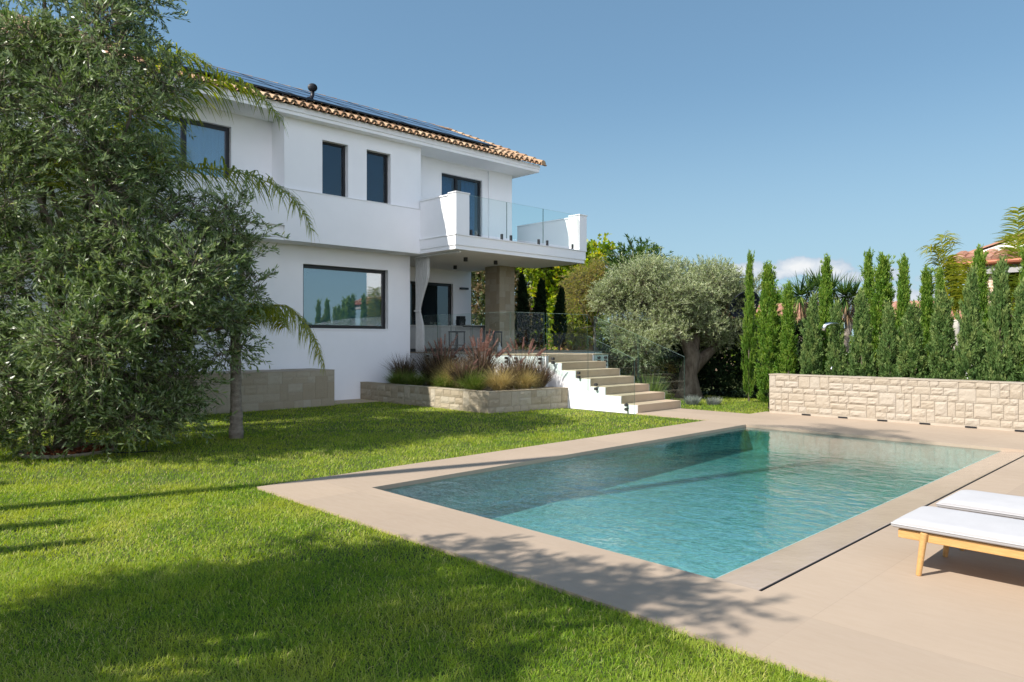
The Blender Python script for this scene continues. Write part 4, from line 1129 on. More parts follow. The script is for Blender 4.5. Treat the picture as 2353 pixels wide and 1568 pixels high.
# tall queen palm behind the big olive; three fronds show against the house
cB = at(262, 415, 12.6); bB = np.array([cB[0], cB[1], -.05])
fr = [[cB, at(318,300,12.5), at(372,236,12.4), at(418,209,12.4), at(473,186,12.4), at(546,184,12.4), at(592,206,12.4), at(640,272,12.4)],
      [cB, at(300,392,12.3), at(345,384,12.2), at(420,386,12.1), at(510,388,12.1), at(583,404,12.1), at(638,428,12.0), at(690,466,12.0), at(716,528,12.0)],
      [cB, at(300,240,12.8), at(350,150,12.9), at(400,118,12.9), at(450,130,12.9), at(500,170,12.9)],
      [cB, at(225,250,12.6), at(190,140,12.6), at(120,90,12.6), at(40,120,12.6)]]
for k in range(7): fr.append(arc(cB, 2.6+k*.62, 2.6, .75-.1*(k % 3), .9+.3*(k % 2)))
palm('queen palm with arching feather fronds in front of the bedroom window, behind the olive', bB, cB, fr, 51, W['palm'], (.15, .10), n=115, ll=.92, lw=.034, hang=.80, lift=.16, fwd=.35)
# young palm whose slim trunk stands on the lawn
cA = at(541, 742, 11.85); bA = np.array([-11.64, 4.95, -.05])
fr = [[cA, at(572,715,11.85), at(610,702,11.85), at(655,699,11.85), at(700,737,11.85), at(728,785,11.85), at(745,838,11.85)]]
for k in range(6): fr.append(arc(cA, 2.0+k*.55, 1.25, .45, .5))
palm('young palm with slim bare trunk on the lawn and one frond arching right', bA, cA, fr, 52, W['palm_yellow'], (.105, .075), n=95, ll=.62, lw=.024, hang=1.0, lift=-.1, fwd=.4)
# right-hand young palm among the cypresses, yellow leaf stalks, wind-blown
def rp(x, y, d=16.9): return at(2096.9+ x/2.529*.5745, 505.6+y/2.529*.5745, d)
cC = rp(445, 1010)
fr = [[cC, rp(372,820), rp(322,640), rp(270,430), rp(215,265), rp(160,262), rp(130,330)], [cC, rp(415,800), rp(385,600), rp(352,395), rp(356,380)],
      [cC, rp(395,720), rp(345,440), rp(295,270), rp(282,165), rp(330,130), rp(420,240)], [cC, rp(495,800), rp(545,600), rp(600,450), rp(640,400), rp(690,420)],
      [cC, rp(430,700), rp(440,480), rp(500,420), rp(560,520)]]
palm('slim young palm with yellow leaf stalks between the cypresses', [cC[0], cC[1], -.05], cC, fr, 53, W['palm_yellow'], (.085, .06), bark='palm_white', n=70, ll=.62, lw=.030, hang=.6, lift=.25, fwd=.55)
# bushy palm at the right edge of the picture
cD = at(2345, 700, 18.2); fr = []
for x2, y2, x1, y1 in ((2270,655,2310,600), (2225,690,2290,655), (2215,740,2280,690), (2250,800,2290,720), (2340,480,2338,590), (2375,470,2362,590), (2300,610,2325,610), (2330,540,2330,620), (2420,560,2390,560), (2450,680,2410,600), (2400,800,2400,700), (2290,770,2310,700), (2262,618,2300,590)):
    d2 = 18.2+random.uniform(-1, 1); fr.append(bez(cD, at(x1, y1, (18.2+d2)/2), at(x2, y2, d2)))
palm('bushy palm with many feather fronds at the right edge before the neighbouring house', [cD[0], cD[1], -.05], cD, fr, 54, W['palm'], (.12, .10), n=60, ll=.66, lw=.036, hang=.45, lift=.3, fwd=.5)
# very tall palm out of the picture on the left: its trunk throws the long shadow over lawn and coping
tb = np.array([-9.28, -1.9, -.05]); tc = tb+np.array([0, 0, 14.6])
palm('very tall palm beyond the left edge, its thin trunk shadow crosses the lawn', tb, tc, [arc(tc, k*.52, 1.55, .35, .55+.5*(k % 2)) for k in range(12)], 55, W['palm'], (.15, .10), n=26, ll=.45, lw=.04, hang=.8)

# ---- cypresses: three built, then copied with their own heights and places
cypA = cypress('cypress', 2.4, .50, 21000, W['cyp_blue'], 61, (-4.79, 15.9, 0), 'bluish conical cypress above the wall, second left of the slim palm', 'cypresses behind the wall', ragged=.26)
cypB = cypress('cypress', 3.5, .38, 19000, W['cyp'], 62, (-7.82, 15.95, 0), 'slim tall cypress just left of the stone wall end, leaning tip', 'cypresses behind the wall', ragged=.42)
cypC = cypress('cypress', 3.6, .44, 17000, W['cyp'], 63, (-5.80, 17.2, 0), 'tall ragged cypress in the rear row with yellowish patches, left of a blunt one', 'cypresses behind the wall', ragged=.62)
def cy(src, h0, w0, x, y, h, w, rot, label): return dup(src, (x, y, 0), rot, (.80*w/w0, .80*w/w0, h/h0), label)
A_, B_, C_3 = (cypA, 2.4, .50), (cypB, 3.5, .38), (cypC, 3.6, .44)
for (src, x, y, h, w, rot, lab) in (
    (A_, -6.81, 15.9, 2.68, .48, 1.0, 'bluish cypress with dark foot, just right of the stone wall end'),
    (A_, -6.27, 15.9, 2.51, .45, 2.2, 'green cypress right of the steel shower spout'),
    (A_, -5.73, 15.9, 2.72, .52, 3.1, 'broad bluish cypress before the tallest rear cypress, right of the shower'),
    (A_, -5.18, 15.9, 2.42, .48, 4.4, 'short bluish cypress, middle of the front row above the wall'),
    (A_, -4.22, 15.9, 2.62, .60, 5.2, 'wide green cypress directly left of the slim palm trunk'),
    (A_, -3.75, 15.9, 3.05, .50, .6, 'tall dark cypress directly right of the slim palm trunk'),
    (A_, -3.27, 15.9, 3.22, .50, 1.7, 'tall bluish cypress before the brick column'),
    (A_, -2.86, 15.9, 2.75, .62, 2.9, 'dark cypress cut by the right edge of the picture'),
    (A_, -2.2, 15.9, 2.8, .55, 3.3, 'cypress just beyond the right edge of the picture'), (A_, -1.5, 15.9, 2.6, .52, 4.0, 'second cypress beyond the right edge'),
    (A_, -.8, 15.9, 2.9, .55, 5.0, 'third cypress beyond the right edge'), (A_, -.1, 15.9, 2.7, .55, 5.9, 'fourth cypress beyond the right edge'),
    (B_, -7.36, 15.95, 3.0, .36, 2.0, 'slim cypress right behind the left end of the stone wall'),
    (B_, -7.03, 17.2, 3.70, .36, 3.3, 'tall green cypress behind the steel shower spout'),
    (B_, -5.34, 17.2, 3.56, .34, 4.2, 'thin pointed rear cypress, second left of the bright green one'),
    (B_, -4.87, 17.2, 3.28, .36, 5.1, 'bright green rear cypress left of the slim palm'),
    (B_, -3.87, 17.2, 3.62, .38, .9, 'rear cypress with thin tip before the neighbouring roof'),
    (C_3, -6.05, 17.2, 3.72, .36, 2.6, 'tallest rear cypress with leaning tip, right of the yuccas'),
    (C_3, -4.60, 17.2, 3.2, .30, 4.6, 'greyish rear cypress touching the palm fronds'),
    (C_3, -9.09, 17.4, 3.97, .30, 1.3, 'thin cypress spire rising above the pale olive crown'),
    (C_3, -3.05, 17.2, 3.6, .36, 3.9, 'faint rear cypress tip before the white gable'),
    (C_3, 0.4, 17.2, 3.5, .40, 5.6, 'rear cypress beyond the right edge'),):
    cy(*src, x, y, h, w, rot, lab)
# cypresses out of the picture on the left whose pointed shadows streak the lawn
for (x, y, h, w, r, lab) in ((-8.05, -.85, 2.6, .34, .4, 'slim cypress beyond the left edge, nearest the tall palm'), (-7.45, -1.55, 3.3, .30, 2.0, 'slim cypress beyond the left edge, middle one'), (-7.05, -2.3, 3.2, .30, 3.0, 'slim cypress beyond the left edge, nearest the viewpoint'), (-10.4, -.7, 2.3, .5, 4.0, 'broad cypress beyond the left edge, by the olive')):
    d = cy(cypB, 3.5, .38, x, y, h, w, r, lab); d['group'] = 'cypresses along the left side'
# dark group on the terrace
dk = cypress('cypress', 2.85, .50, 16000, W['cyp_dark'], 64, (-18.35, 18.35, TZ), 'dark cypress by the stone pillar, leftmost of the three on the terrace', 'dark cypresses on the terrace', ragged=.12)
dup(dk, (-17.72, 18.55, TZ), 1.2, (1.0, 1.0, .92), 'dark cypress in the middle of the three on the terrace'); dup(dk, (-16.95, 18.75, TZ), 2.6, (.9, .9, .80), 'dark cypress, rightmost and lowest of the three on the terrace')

# ---- clumps in the planter
def clump(name, x, y, z, label, cat, mat, n, h, spread, droop, wd, seed, plumes=0, ph=1.2, group=None):
    rg = np.random.default_rng(seed); t = thing(name, (x, y, z), label, cat, group)
    an = rg.random(n)*2*pi; r = .10*np.sqrt(rg.random(n))*(spread+.4)
    P = np.stack([x+r*np.cos(an), y+r*np.sin(an), np.full(n, z)], 1); o = np.stack([np.cos(an), np.sin(an), np.zeros(n)], 1)
    D = nrm(o*(spread*rg.random(n)**.8)[:, None]+np.array([0, 0, 1.0])+rg.normal(size=(n, 3))*.08)
    V, Q, k = strips(P, D, h*(.55+.6*rg.random(n)), wd*(.7+.6*rg.random(n)), droop*(.4+rg.random(n)), rg, seg=5)
    fast('blades', V, Q, mat, t, tone=np.repeat(np.clip(rg.random(n)*1.05, 0, 1), k))
    if plumes:
        parts = []; 
        for i in range(plumes):
            a = rg.random()*2*pi; d = nrm(np.array([cos(a)*.55*rg.random()+.08, sin(a)*.55*rg.random()+.10, 1.0])); L_ = ph*(.75+.4*rg.random())
            p0 = np.array([x, y, z]); p1 = p0+d*L_*.8; g = np.array([d[0]*1.6, d[1]*1.6, d[2]*.8]); g /= np.linalg.norm(g); p2 = p1+g*L_*.22
            s = MB().tube([p0, p0+d*L_*.4, p1], [.003, .0025, .002], 4); Vs = np.array(s.v); Qs = np.array([f for f in s.f if len(f) == 4]); parts.append((Vs, Qs, np.full(len(Vs), .9)))
            m_ = 110; tt = rg.random(m_); B_0 = p1+(p2-p1)*tt[:, None]; dd = nrm(rand_dirs(m_, rg)*.9+g*1.2)
            Vv, Qq = leaves(B_0, dd,   .055*(1.1-tt*.6), .013, rg); parts.append((Vv, Qq, np.repeat(np.clip(.2+.6*rg.random(m_), 0, 1), 4)))
        V, Q, T = join(parts); fast('plumes', V, Q, W['plume'], t, tone=T)
    return t
G_ = 'grasses in the stone planter'
for i, (x, y, h, n, pl, ph, lab) in enumerate((
    (-15.9, 11.35, .62, 520, 0, 1, 'dark spiky purple grass in the shaded corner by the house wall'),
    (-15.2, 11.75, .72, 420, 3, 1.0, 'dark shaded fountain grass second from the house wall'),
    (-14.45, 11.55, .85, 560, 16, 1.20, 'tall purple fountain grass with pink plumes, left of the two tallest'),
    (-13.35, 11.85, .85, 560, 24, 1.32, 'tallest purple fountain grass with a broad fan of plumes'),
    (-13.0, 11.0, .62, 420, 5, .75, 'low reddish fountain grass leaning over the planter rim'),
    (-12.25, 12.2, .72, 420, 8, 1.15, 'thin purple fountain grass with long stalks near the stairs'),
    (-12.25, 11.7, .55, 420, 2, .8, 'brown fountain grass between two straw tufts'),
    (-11.92, 12.45, .55, 380, 1, .6, 'dark red spiky grass at the planter end by the stairs'))):
    clump('fountain_grass', x, y, .38, lab, 'ornamental grass', W['purple_grass'], int(n*1.7), h*1.35, .62, .95, .013, 80+i, int(pl*1.5), ph, G_)
for i, (x, y, h, lab) in enumerate(((-13.75, 11.05, .42, 'fresh green tuft left of the planter corner, half hidden by reddish grass'), (-12.55, 10.95, .50, 'bright green fine tuft nearest the planter corner'), (-15.55, 10.95, .40, 'dark green tuft in the shade by the wall'), (-12.05, 12.05, .42, 'green tuft beside the stairs'), (-14.95, 11.05, .38, 'green tuft at the edge of the house shadow'))):
    clump('grass_tuft', x, y, .38, lab, 'ornamental grass', W['green_tuft'], 1800, h*1.2, .95, 1.5, .006, 95+i, group=G_)
for i, (x, y, h, lab) in enumerate(((-12.05, 11.25, .52, 'straw coloured feather grass, nearer one with combed top'), (-11.92, 11.95, .50, 'straw coloured feather grass beside the stair glass'), (-13.75, 11.3, .60, 'pale yellow feather grass behind the tall plumes'))):
    clump('feather_grass', x, y, .40, lab, 'ornamental grass', W['straw_tuft'], 1700, h*1.25, .7, 1.9, .006, 105+i, group=G_)

# ---- shrubs and background trees
def shrub(name, label, cat, lobes, nt_, per, tl, ll, lw, mat, seed, group=None, base=None, trunk=None, **kw):
    rg = np.random.default_rng(seed); c0 = np.mean([c for c, r in lobes], 0); b = np.array([c0[0], c0[1], -.04]) if base is None else np.array(base, float)
    t = thing(name, tuple(b), label, cat, group)
    V, Q, T, P, D, tl_ = leafy(lobes, nt_, per, tl, ll, lw, rg, **kw); c = fast('crown', V, Q, mat, t, tone=T)
    Vt, Qt = twig_mesh(P, D, tl_, .25, .006); fast('twig', Vt, Qt, W['bark'], c)
    tm = MB(); r0 = trunk or .05
    top_ = np.array([b[0], b[1], max(.3, c0[2]*.6)])
    tm.tube([b, (b+top_)/2+[.03, .02, 0], top_], [r0*1.3, r0, r0*.8], 8, wob=.15, seed=seed)
    for c_, r_ in lobes: tm.tube(limb(top_, c_, rg), list(np.linspace(r0*.6, r0*.2, 7)), 6)
    obj('trunk', tm, W['bark'], t, smooth=True)
    return t
def LB(*q): return [(at(x, y, d), (r, r, rz)) for x, y, d, r, rz in q]
# big-leaved tree behind the terrace
def deeper(q, d):   # same place in the view, set farther back beyond the shadow of the villa
    return tuple((x, y, z+d, r*(z+d)/z, rz*(z+d)/z) for x, y, z, r, rz in q)
shrub('fig_tree', 'big leaved yellow green tree behind the terrace, right of the dark cypresses', 'tree', LB(*deeper(((1250,605,26,.75,.55), (1300,590,27,.9,.6), (1330,650,26,.85,.75), (1265,660,26.5,.7,.7), (1310,720,25.5,.8,.6), (1350,745,25.5,.6,.5), (1380,585,28,.42,.5), (1225,600,26,.5,.3), (1370,690,26.5,.6,.6), (1290,765,25.3,.6,.3), (1340,610,27,.6,.5)), 8)),
    2300, 7, .42, .20, .14, W['fig'], 71, base=at(1320, 830, 34)*np.array([1,1,0]), trunk=.10, shell=.3, upb=.5, spread=.9, droop=.3)
shrub('loquat_tree', 'leafy treetop standing above the pale olive crown against the sky', 'tree', LB((1462,590,29,.75,.50), (1430,610,29,.6,.45), (1490,600,29,.55,.40), (1455,640,29,1.0,.6)), 420, 9, .38, .20, .055, W['shrub'], 72, base=at(1460, 840, 29)*np.array([1,1,0]), trunk=.10, shell=.35, upb=.7)
shrub('pepper_tree', 'yellowish fine leaved tree left of the pale olive crown', 'tree', LB(*deeper(((1350,650,24,.75,.55), (1400,635,24,.7,.5), (1440,625,24.5,.6,.4), (1330,690,24,.6,.5), (1390,680,24,.55,.4), (1320,770,23.5,.5,.3)), 7)), 2600, 12, .34, .075, .024, W['pepper'], 73, base=at(1365, 830, 31)*np.array([1,1,0]), trunk=.07, shell=.35, upb=.2)
def hedge(name, label, x0, x1, y0, y1, z0, z1, n, mat, seed, ll=.07, lw=.035, group=None, top_wob=.12):
    rg = np.random.default_rng(seed); t = thing(name, ((x0+x1)/2, (y0+y1)/2, z0), label, 'hedge', group)
    P = np.stack([x0+(x1-x0)*rg.random(n), y0+(y1-y0)*rg.random(n), z0+(z1-z0)*rg.random(n)], 1)
    f = rg.random(n); face = rg.integers(0, 3, n)
    P[:, 1] = np.where(face == 0, y0+.18*(y1-y0)*f**2*2, P[:, 1]); P[:, 2] = np.where(face == 1, z1-.12*f, P[:, 2]); P[:, 0] = np.where((face == 2) & (f < .5), x1-.1*f, P[:, 0])
    wob = .10*np.sin(P[:, 0]*4+P[:, 2]*5)+.08*np.sin(P[:, 0]*9-P[:, 2]*7+seed)
    P[:, 1] += wob; P[:, 2] += top_wob*np.sin(P[:, 0]*5.3+seed)*(P[:, 2]-z0)/(z1-z0)
    D = nrm(rand_dirs(n, rg)+np.array([0, -.5, .35])); V, Q = leaves(P, D, ll*(.6+.8*rg.random(n)), lw*(.7+.6*rg.random(n)), rg)
    patch = .5+.5*np.sin(P[:, 0]*3+P[:, 2]*2.2+seed)*np.sin(P[:, 2]*3.1-P[:, 0]*1.3)
    fast('foliage', V, Q, mat, t, tone=np.repeat(np.clip(.55*rg.random(n)+.45*patch, 0, 1), 4))
    m = MB(); 
    k = max(3, int((x1-x0)/.5))
    for i in range(k):
        x = x0+(x1-x0)*(i+.5)/k; m2 = MB().tube([(x, (y0+y1)/2, z0), (x+.03, (y0+y1)/2+.05, z0+(z1-z0)*.85)], [.04, .012], 6); m.v += [] ; b = len(m.v); m.v += m2.v; m.f += [tuple(b+q for q in f_) for f_ in m2.f]
    obj('stems', m, W['bark'], t)
    return t
hedge('ivy_hedge', 'tall clipped hedge with brownish ivy leaves beyond the stone pillar', -31.5, -23.6, 26.0, 27.0, 0, 5.3, 52000, W['ivy'], 74, .17, .11, top_wob=.06)
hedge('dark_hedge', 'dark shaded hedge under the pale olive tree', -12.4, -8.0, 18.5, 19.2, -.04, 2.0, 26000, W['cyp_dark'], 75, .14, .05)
hedge('privet_hedge', 'low dense hedge behind the cypresses and the stone wall', -8.0, 3.5, 18.6, 19.3, -.04, 1.2, 30000, W['shrub'], 76, .085, .045)
hedge('boundary_hedge', 'far green hedge behind the terrace and reed fence', -24.0, -11.5, 27.4, 28.4, -.04, 2.3, 26000, W['shrub'], 77, .19, .10)
for i, (x, y, d, r, matn, lab) in enumerate(((1745,830,20.5,.48,'shrub','white flowering shrub at the left end of the cypress row'), (1800,805,21,.45,'blossom','pale pink flowering shrub seen left of the yuccas'), (1855,795,21,.50,'blossom','pale blossoming shrub under the first yucca'), (1900,820,20.5,.45,'shrub','green shrub between two cypresses near the shower'), (1975,800,21,.5,'shrub_bright','yellow green shrub right of the second yucca'), (2110,800,21,.5,'shrub','green shrub behind the middle cypresses'))):
    rz = r*.9
    shrub('flowering_shrub' if 'flower' in lab or 'bloss' in lab else 'shrub', lab, 'shrub', LB((x,y,d,r,rz), (x+14,y+25,d,r*.8,rz*.7), (x-14,y+30,d,r*.8,rz*.7)), 420, 9, .22, .07, .04, W[matn], 110+i, group='shrubs behind the cypresses', trunk=.03)
shrub('yellow_shrub', 'bright yellow green shrub in the sun before the far tiled roof', 'shrub', LB((1745,770,27,.75,.7), (1725,800,27,.6,.6), (1770,790,27,.6,.5)), 500, 9, .3, .13, .07, W['shrub_bright'], 120, trunk=.05)
shrub('pine_tree', 'distant rounded pine crown on the skyline behind the far roof', 'tree', LB((1790,702,70,1.6,.9), (1770,712,70,1.3,.6), (1815,712,70,1.3,.6)), 900, 9, .7, .30, .10, W['cyp'], 121, base=at(1790, 790, 70)*np.array([1,1,0]), trunk=.25)
hedge('sky_block_hedge', 'tall dense hedge added unseen behind the viewpoint to block low sky', -16.0, 5.0, -7.2, -6.2, -.04, 3.6, 30000, W['shrub'], 78, .20, .11)  # unseen hedge, added to cut sky light and deepen the near lawn's shade
# silver and green plants right of the stairs
for i, (x, y, h, mt_, lab) in enumerate(((-9.75, 15.75, .26, 'lavender', 'silvery lavender tuft right of the stair foot'), (-9.35, 16.1, .22, 'lavender', 'second silvery lavender tuft, farther right'), (-10.55, 15.05, .85, 'green_tuft', 'bright green rosemary seen through the far stair glass'))):
    clump('lavender' if mt_ == 'lavender' else 'rosemary', x, y, -.04, lab, 'plant', W[mt_], 420, h, .9, .35, .012, 130+i, group='plants at the stair foot')
# yuccas
def yucca(base, trunks, rosettes, seed, label):
    rg = np.random.default_rng(seed); t = thing('yucca', tuple(base), label, 'yucca', 'yuccas behind the wall')
    m = MB()
    for pts, rad in trunks: m.tube(pts, rad, 9, wob=.2, seed=seed)
    obj('trunk', m, W['palm_bark'], t, smooth=True)
    for c, R, nn in rosettes:
        u = rand_dirs(nn, rg); u[:, 2] = u[:, 2]*.75+.30; u = nrm(u); P = np.repeat(np.array(c)[None], nn, 0)+u*.05
        V, Q, k = strips(P, u, R*(.75+.35*rg.random(nn)), .045, .25*rg.random(nn), rg, seg=3)
        cr = fast('rosette', V, Q, W['yucca'], t, tone=np.repeat(rg.random(nn), k))
        q = 60; a = rg.random(q)*2*pi; P = np.array(c)+np.stack([.07*np.cos(a), .07*np.sin(a), -.05-.45*rg.random(q)], 1); D = nrm(np.stack([np.cos(a)*.4, np.sin(a)*.4, -np.ones(q)], 1))
        V, Q = leaves(P, D, .38, .035, rg); fast('dead_leaves', V, Q, W['dead'], cr, tone=np.repeat(rg.random(q), 4))
    return t
y1b = at(1855, 830, 19.6)*np.array([1,1,0]); y2b = at(1948, 830, 19.6)*np.array([1,1,0])
yucca(y1b, [([y1b, at(1856,760,19.6), at(1845,695,19.6)], [.13, .10, .08]), ([at(1856,760,19.6), at(1880,700,19.8)], [.09, .07])], [(at(1838,680,19.4), .66, 120), (at(1882,662,19.9), .60, 100), (at(1860,670,19.6), .6, 80)], 140, 'yucca with two dark spiky heads left of the shower spout')
yucca(y2b, [([y2b, at(1938,790,19.6), at(1950,755,19.6), at(1942,690,19.6)], [.12, .11, .09, .08]), ([at(1946,760,19.6), at(1965,735,19.7), at(1962,690,19.8)], [.08, .07, .06])], [(at(1940,680,19.5), .66, 130), (at(1915,665,19.9), .6, 90), (at(1962,682,19.7), .6, 100)], 141, 'yucca with bent grey trunk right of the shower spout')

# ================================================================== TERRACE FURNITURE AND SMALL THINGS
W['counter'] = surf('grey_cabinet', (.34,.34,.33), .6, (.30,.30,.295), 3)
W['worktop'] = surf('pale_worktop', (.42,.41,.38), .35, (.36,.35,.33), 4)
t = thing('outdoor_kitchen', (-18.2, 14.9, TZ), 'grey outdoor kitchen counter with overhanging dark topped bar', 'kitchen counter')
m = MB().box(-18.55, 13.0, TZ+.10, -18.0, 16.85, TZ+.80); obj('cabinet', m, W['counter'], t, bevel=.004)
obj('plinth', MB().box(-18.5, 13.05, TZ, -18.06, 16.8, TZ+.10), W['charcoal'], t)
obj('worktop', MB().box(-18.6, 13.0, TZ+.80, -17.95, 15.15, TZ+.835), W['worktop'], t, bevel=.004)
obj('bar_top', MB().box(-18.6, 15.35, TZ+.83, -17.85, 16.95, TZ+.865), W['worktop'], t, bevel=.004)
obj('bar_support', MB().box(-18.5, 15.5, TZ+.80, -18.0, 16.8, TZ+.83), W['black'], t)
for y in (13.6, 14.25, 14.9, 15.55, 16.2): obj('door_gap', MB().box(-18.002, y-.004, TZ+.12, -17.996, y+.004, TZ+.78), W['black'], t)
m = MB().box(-18.35, 15.2, TZ+.837, -18.12, 15.42, TZ+1.16); m.box(-18.30, 15.42, TZ+.98, -18.16, 15.47, TZ+1.08); m.box(-18.33, 15.17, TZ+.90, -18.14, 15.2, TZ+1.04)
tag(obj('coffee_machine', m, W['black'], None, (-18.2, 15.3, TZ+.837), bevel=.008), 'black coffee machine standing on the outdoor kitchen counter', 'coffee machine')
for i in range(5):
    y = 14.02+i*.085; g = MB().lathe([(.028, 0), (.033, .10), (.031, .10), (.026, .006)], (-18.15+.05*(i % 2), y, TZ+.837), 14)
    tag(obj('drinking_glass', g, W['rail_glass'], None, (-18.15, y, TZ+.837)), 'clear drinking glass in the row on the outdoor kitchen counter', 'glass', 'glasses on the counter')
def stool(x, y, label):
    t = thing('bar_stool', (x, y, TZ), label, 'bar stool', 'bar stools')
    obj('seat', MB().box(x-.19, y-.19, TZ+.60, x+.19, y+.19, TZ+.645), W['charcoal'], t, bevel=.01)
    for dx in (-1, 1):
        for dy in (-1, 1): obj('leg', MB().box(x+dx*.165-.014, y+dy*.165-.014, TZ, x+dx*.165+.014, y+dy*.165+.014, TZ+.60), W['charcoal'], t)
    f = MB().box(x-.15, y-.175, TZ+.2, x+.15, y-.155, TZ+.22); f.box(x-.15, y+.155, TZ+.2, x+.15, y+.175, TZ+.22); obj('footrest', f, W['charcoal'], t)
stool(-16.75, 15.45, 'dark bar stool nearest the stone pillar'); stool(-17.1, 14.2, 'dark bar stool farther left at the counter')
c = MB().lathe([(.07, 0), (.075, .02), (.062, .16), (.03, .20), (.03, .27), (.045, .28), (.0, .30)], (-14.9, 13.95, TZ), 18)
tag(obj('lantern', c, W['cushion'], None, (-14.9, 13.95, TZ), smooth=True), 'small white lantern on the terrace floor behind the glass', 'lantern')
# reed fence
t = thing('reed_fence', (-22.3, 25.9, 0), 'low orange brown reed fence behind the terrace', 'fence')
m = MB(); rg_ = random.Random(8); a = at(1262, 810, 34.6); b = at(1364, 810, 34.2); nre = 56
for i in range(nre):
    q = a+(b-a)*(i/(nre-1)); h = 1.63+rg_.uniform(-.06, .06); n0 = len(m.v)
    s = MB().tube([(q[0], q[1]+rg_.uniform(-.01, .01), 0), (q[0]+rg_.uniform(-.015, .015), q[1], h)], .021, 6); m.v += s.v; m.f += [tuple(n0+k for k in f) for f in s.f]; m.t += [rg_.random()]*len(s.v)
reed = stonemat('reed', (.42,.22,.10), (.60,.34,.18), (.72,.48,.28), .2)
obj('reed_mat', m, reed, t); 
for z in (.5, 1.4): obj('wire', MB().tube([(a[0], a[1]-.03, z), (b[0], b[1]-.03, z)], .006, 4), W['black'], t)
obj('post', MB().box(b[0]-.05, b[1]-.05, 0, b[0]+.05, b[1]+.05, 1.66), surf('orange_post', (.50,.27,.14), .8), t)
# shower: steel post between the cypresses with a bent spout
t = thing('garden_shower', (-6.22, 15.68, 0), 'steel garden shower with bent spout among the cypresses behind the wall', 'shower')
m = MB().tube([(-6.20, 15.95, 0), (-6.20, 15.95, 1.8), (-6.205, 15.92, 1.90), (-6.22, 15.80, 1.945), (-6.30, 15.62, 1.945), (-6.355, 15.56, 1.92), (-6.385, 15.54, 1.87), (-6.39, 15.535, 1.80)], [.035]*5+[.04, .045, .047], 14)
obj('pipe', m, W['steel'], t, smooth=True)
m = MB().tube([(-6.20, 15.85, 1.02), (-6.24, 15.62, 1.02), (-6.25, 15.585, .99), (-6.25, 15.58, .93)], .014, 10); obj('tap', m, W['steel'], t, smooth=True)
# black dish on a beige post
dsh = thing('satellite_dish', (-10.38, 20.05, 0), 'dark blue dish on a beige post half hidden by the pale olive', 'satellite dish')
pc = at(1702, 690, 20.3)
m = MB(); nn = 20; nrm_ = nrm(np.array([.55, -.35, -.45])); ux = nrm(np.cross(nrm_, [0, 0, 1.0])); uz = np.cross(ux, nrm_)
for j in range(6):
    r = .44*j/5
    for i in range(nn):
        a_ = 2*pi*i/nn; q = pc+ux*r*cos(a_)+uz*r*1.05*sin(a_)+nrm_*(.26*(r/.44)**2); m.v.append(tuple(q))
for j in range(5):
    for i in range(nn): m.f.append((j*nn+i, j*nn+(i+1) % nn, (j+1)*nn+(i+1) % nn, (j+1)*nn+i))
d_ = obj('reflector', m, surf('dark_blue', (.03,.04,.065), .5), dsh, smooth=True); d_.modifiers.new('t', 'SOLIDIFY').thickness = .012
pp = at(1725, 760, 20.3); obj('post', MB().box(pp[0]-.07, pp[1]-.07, 0, pp[0]+.07, pp[1]+.07, pc[2]-.12), surf('beige_post', (.42,.36,.29), .85), dsh)
obj('bracket', MB().tube([(pp[0], pp[1], pc[2]-.2), tuple(pc)], .03, 8), W['charcoal'], dsh)

# ================================================================== NEIGHBOURING HOUSES
def brickmat(name, c1, c2, mor, sc=4.5):
    m, nt, out = newmat(name); br = N(nt, 'TexBrick'); g = N(nt, 'NewGeometry'); mp = N(nt, 'Mapping'); mp.inputs['Rotation'].default_value = (radians(90), 0, 0)
    nt.links.new(g.outputs[0], mp.inputs[0]); nt.links.new(mp.outputs[0], br.inputs[0]); br.inputs['Scale'].default_value = sc
    br.inputs['Color1'].default_value = c4(c1); br.inputs['Color2'].default_value = c4(c2); br.inputs['Mortar'].default_value = c4(mor); br.inputs['Mortar Size'].default_value = .03
    p = N(nt, 'BsdfPrincipled'); p.inputs['Roughness'].default_value = .9; nt.links.new(br.outputs[0], p.inputs['Base Color']); nt.links.new(bump(nt, br.outputs['Fac'], .4, .01), p.inputs['Normal'])
    nt.links.new(p.outputs[0], out.inputs[0]); return m
W['brick'] = brickmat('pink_brick', (.56,.37,.27), (.64,.45,.34), (.72,.62,.52), 3.2)
W['plaster'] = surf('pink_plaster', (.52,.35,.27), .9, (.58,.41,.32), 2)
def tile_sheet(m, p00, p10, p11, p01, cols, rows, amp, rg):
    """barrel tiled roof slope between four corners (eave left, eave right, ridge right, ridge left)"""
    p00, p10, p11, p01 = [np.array(p, float) for p in (p00, p10, p11, p01)]
    nv = nrm(np.cross(p10-p00, p01-p00)); nv = nv if nv[2] > 0 else -nv
    for c in range(cols):
        for r in range(rows):
            t0 = rg.random(); b = len(m.v)
            for (v_, lift) in ((r/rows, .35), ((r+1.12)/rows, .05)):
                for i in range(6):
                    u_ = (c+.5)/cols+(.5/cols)*cos(pi*i/5)*-1.05
                    q = p00*(1-u_)*(1-v_)+p10*u_*(1-v_)+p11*u_*v_+p01*(1-u_)*v_
                    m.v.append(tuple(q+nv*amp*(sin(pi*i/5)+lift))); m.t.append(t0)
            for i in range(5): m.f.append((b+i, b+i+1, b+7+i, b+6+i))
            m.f.append(tuple(b+i for i in range(6)))
rgn = random.Random(12)
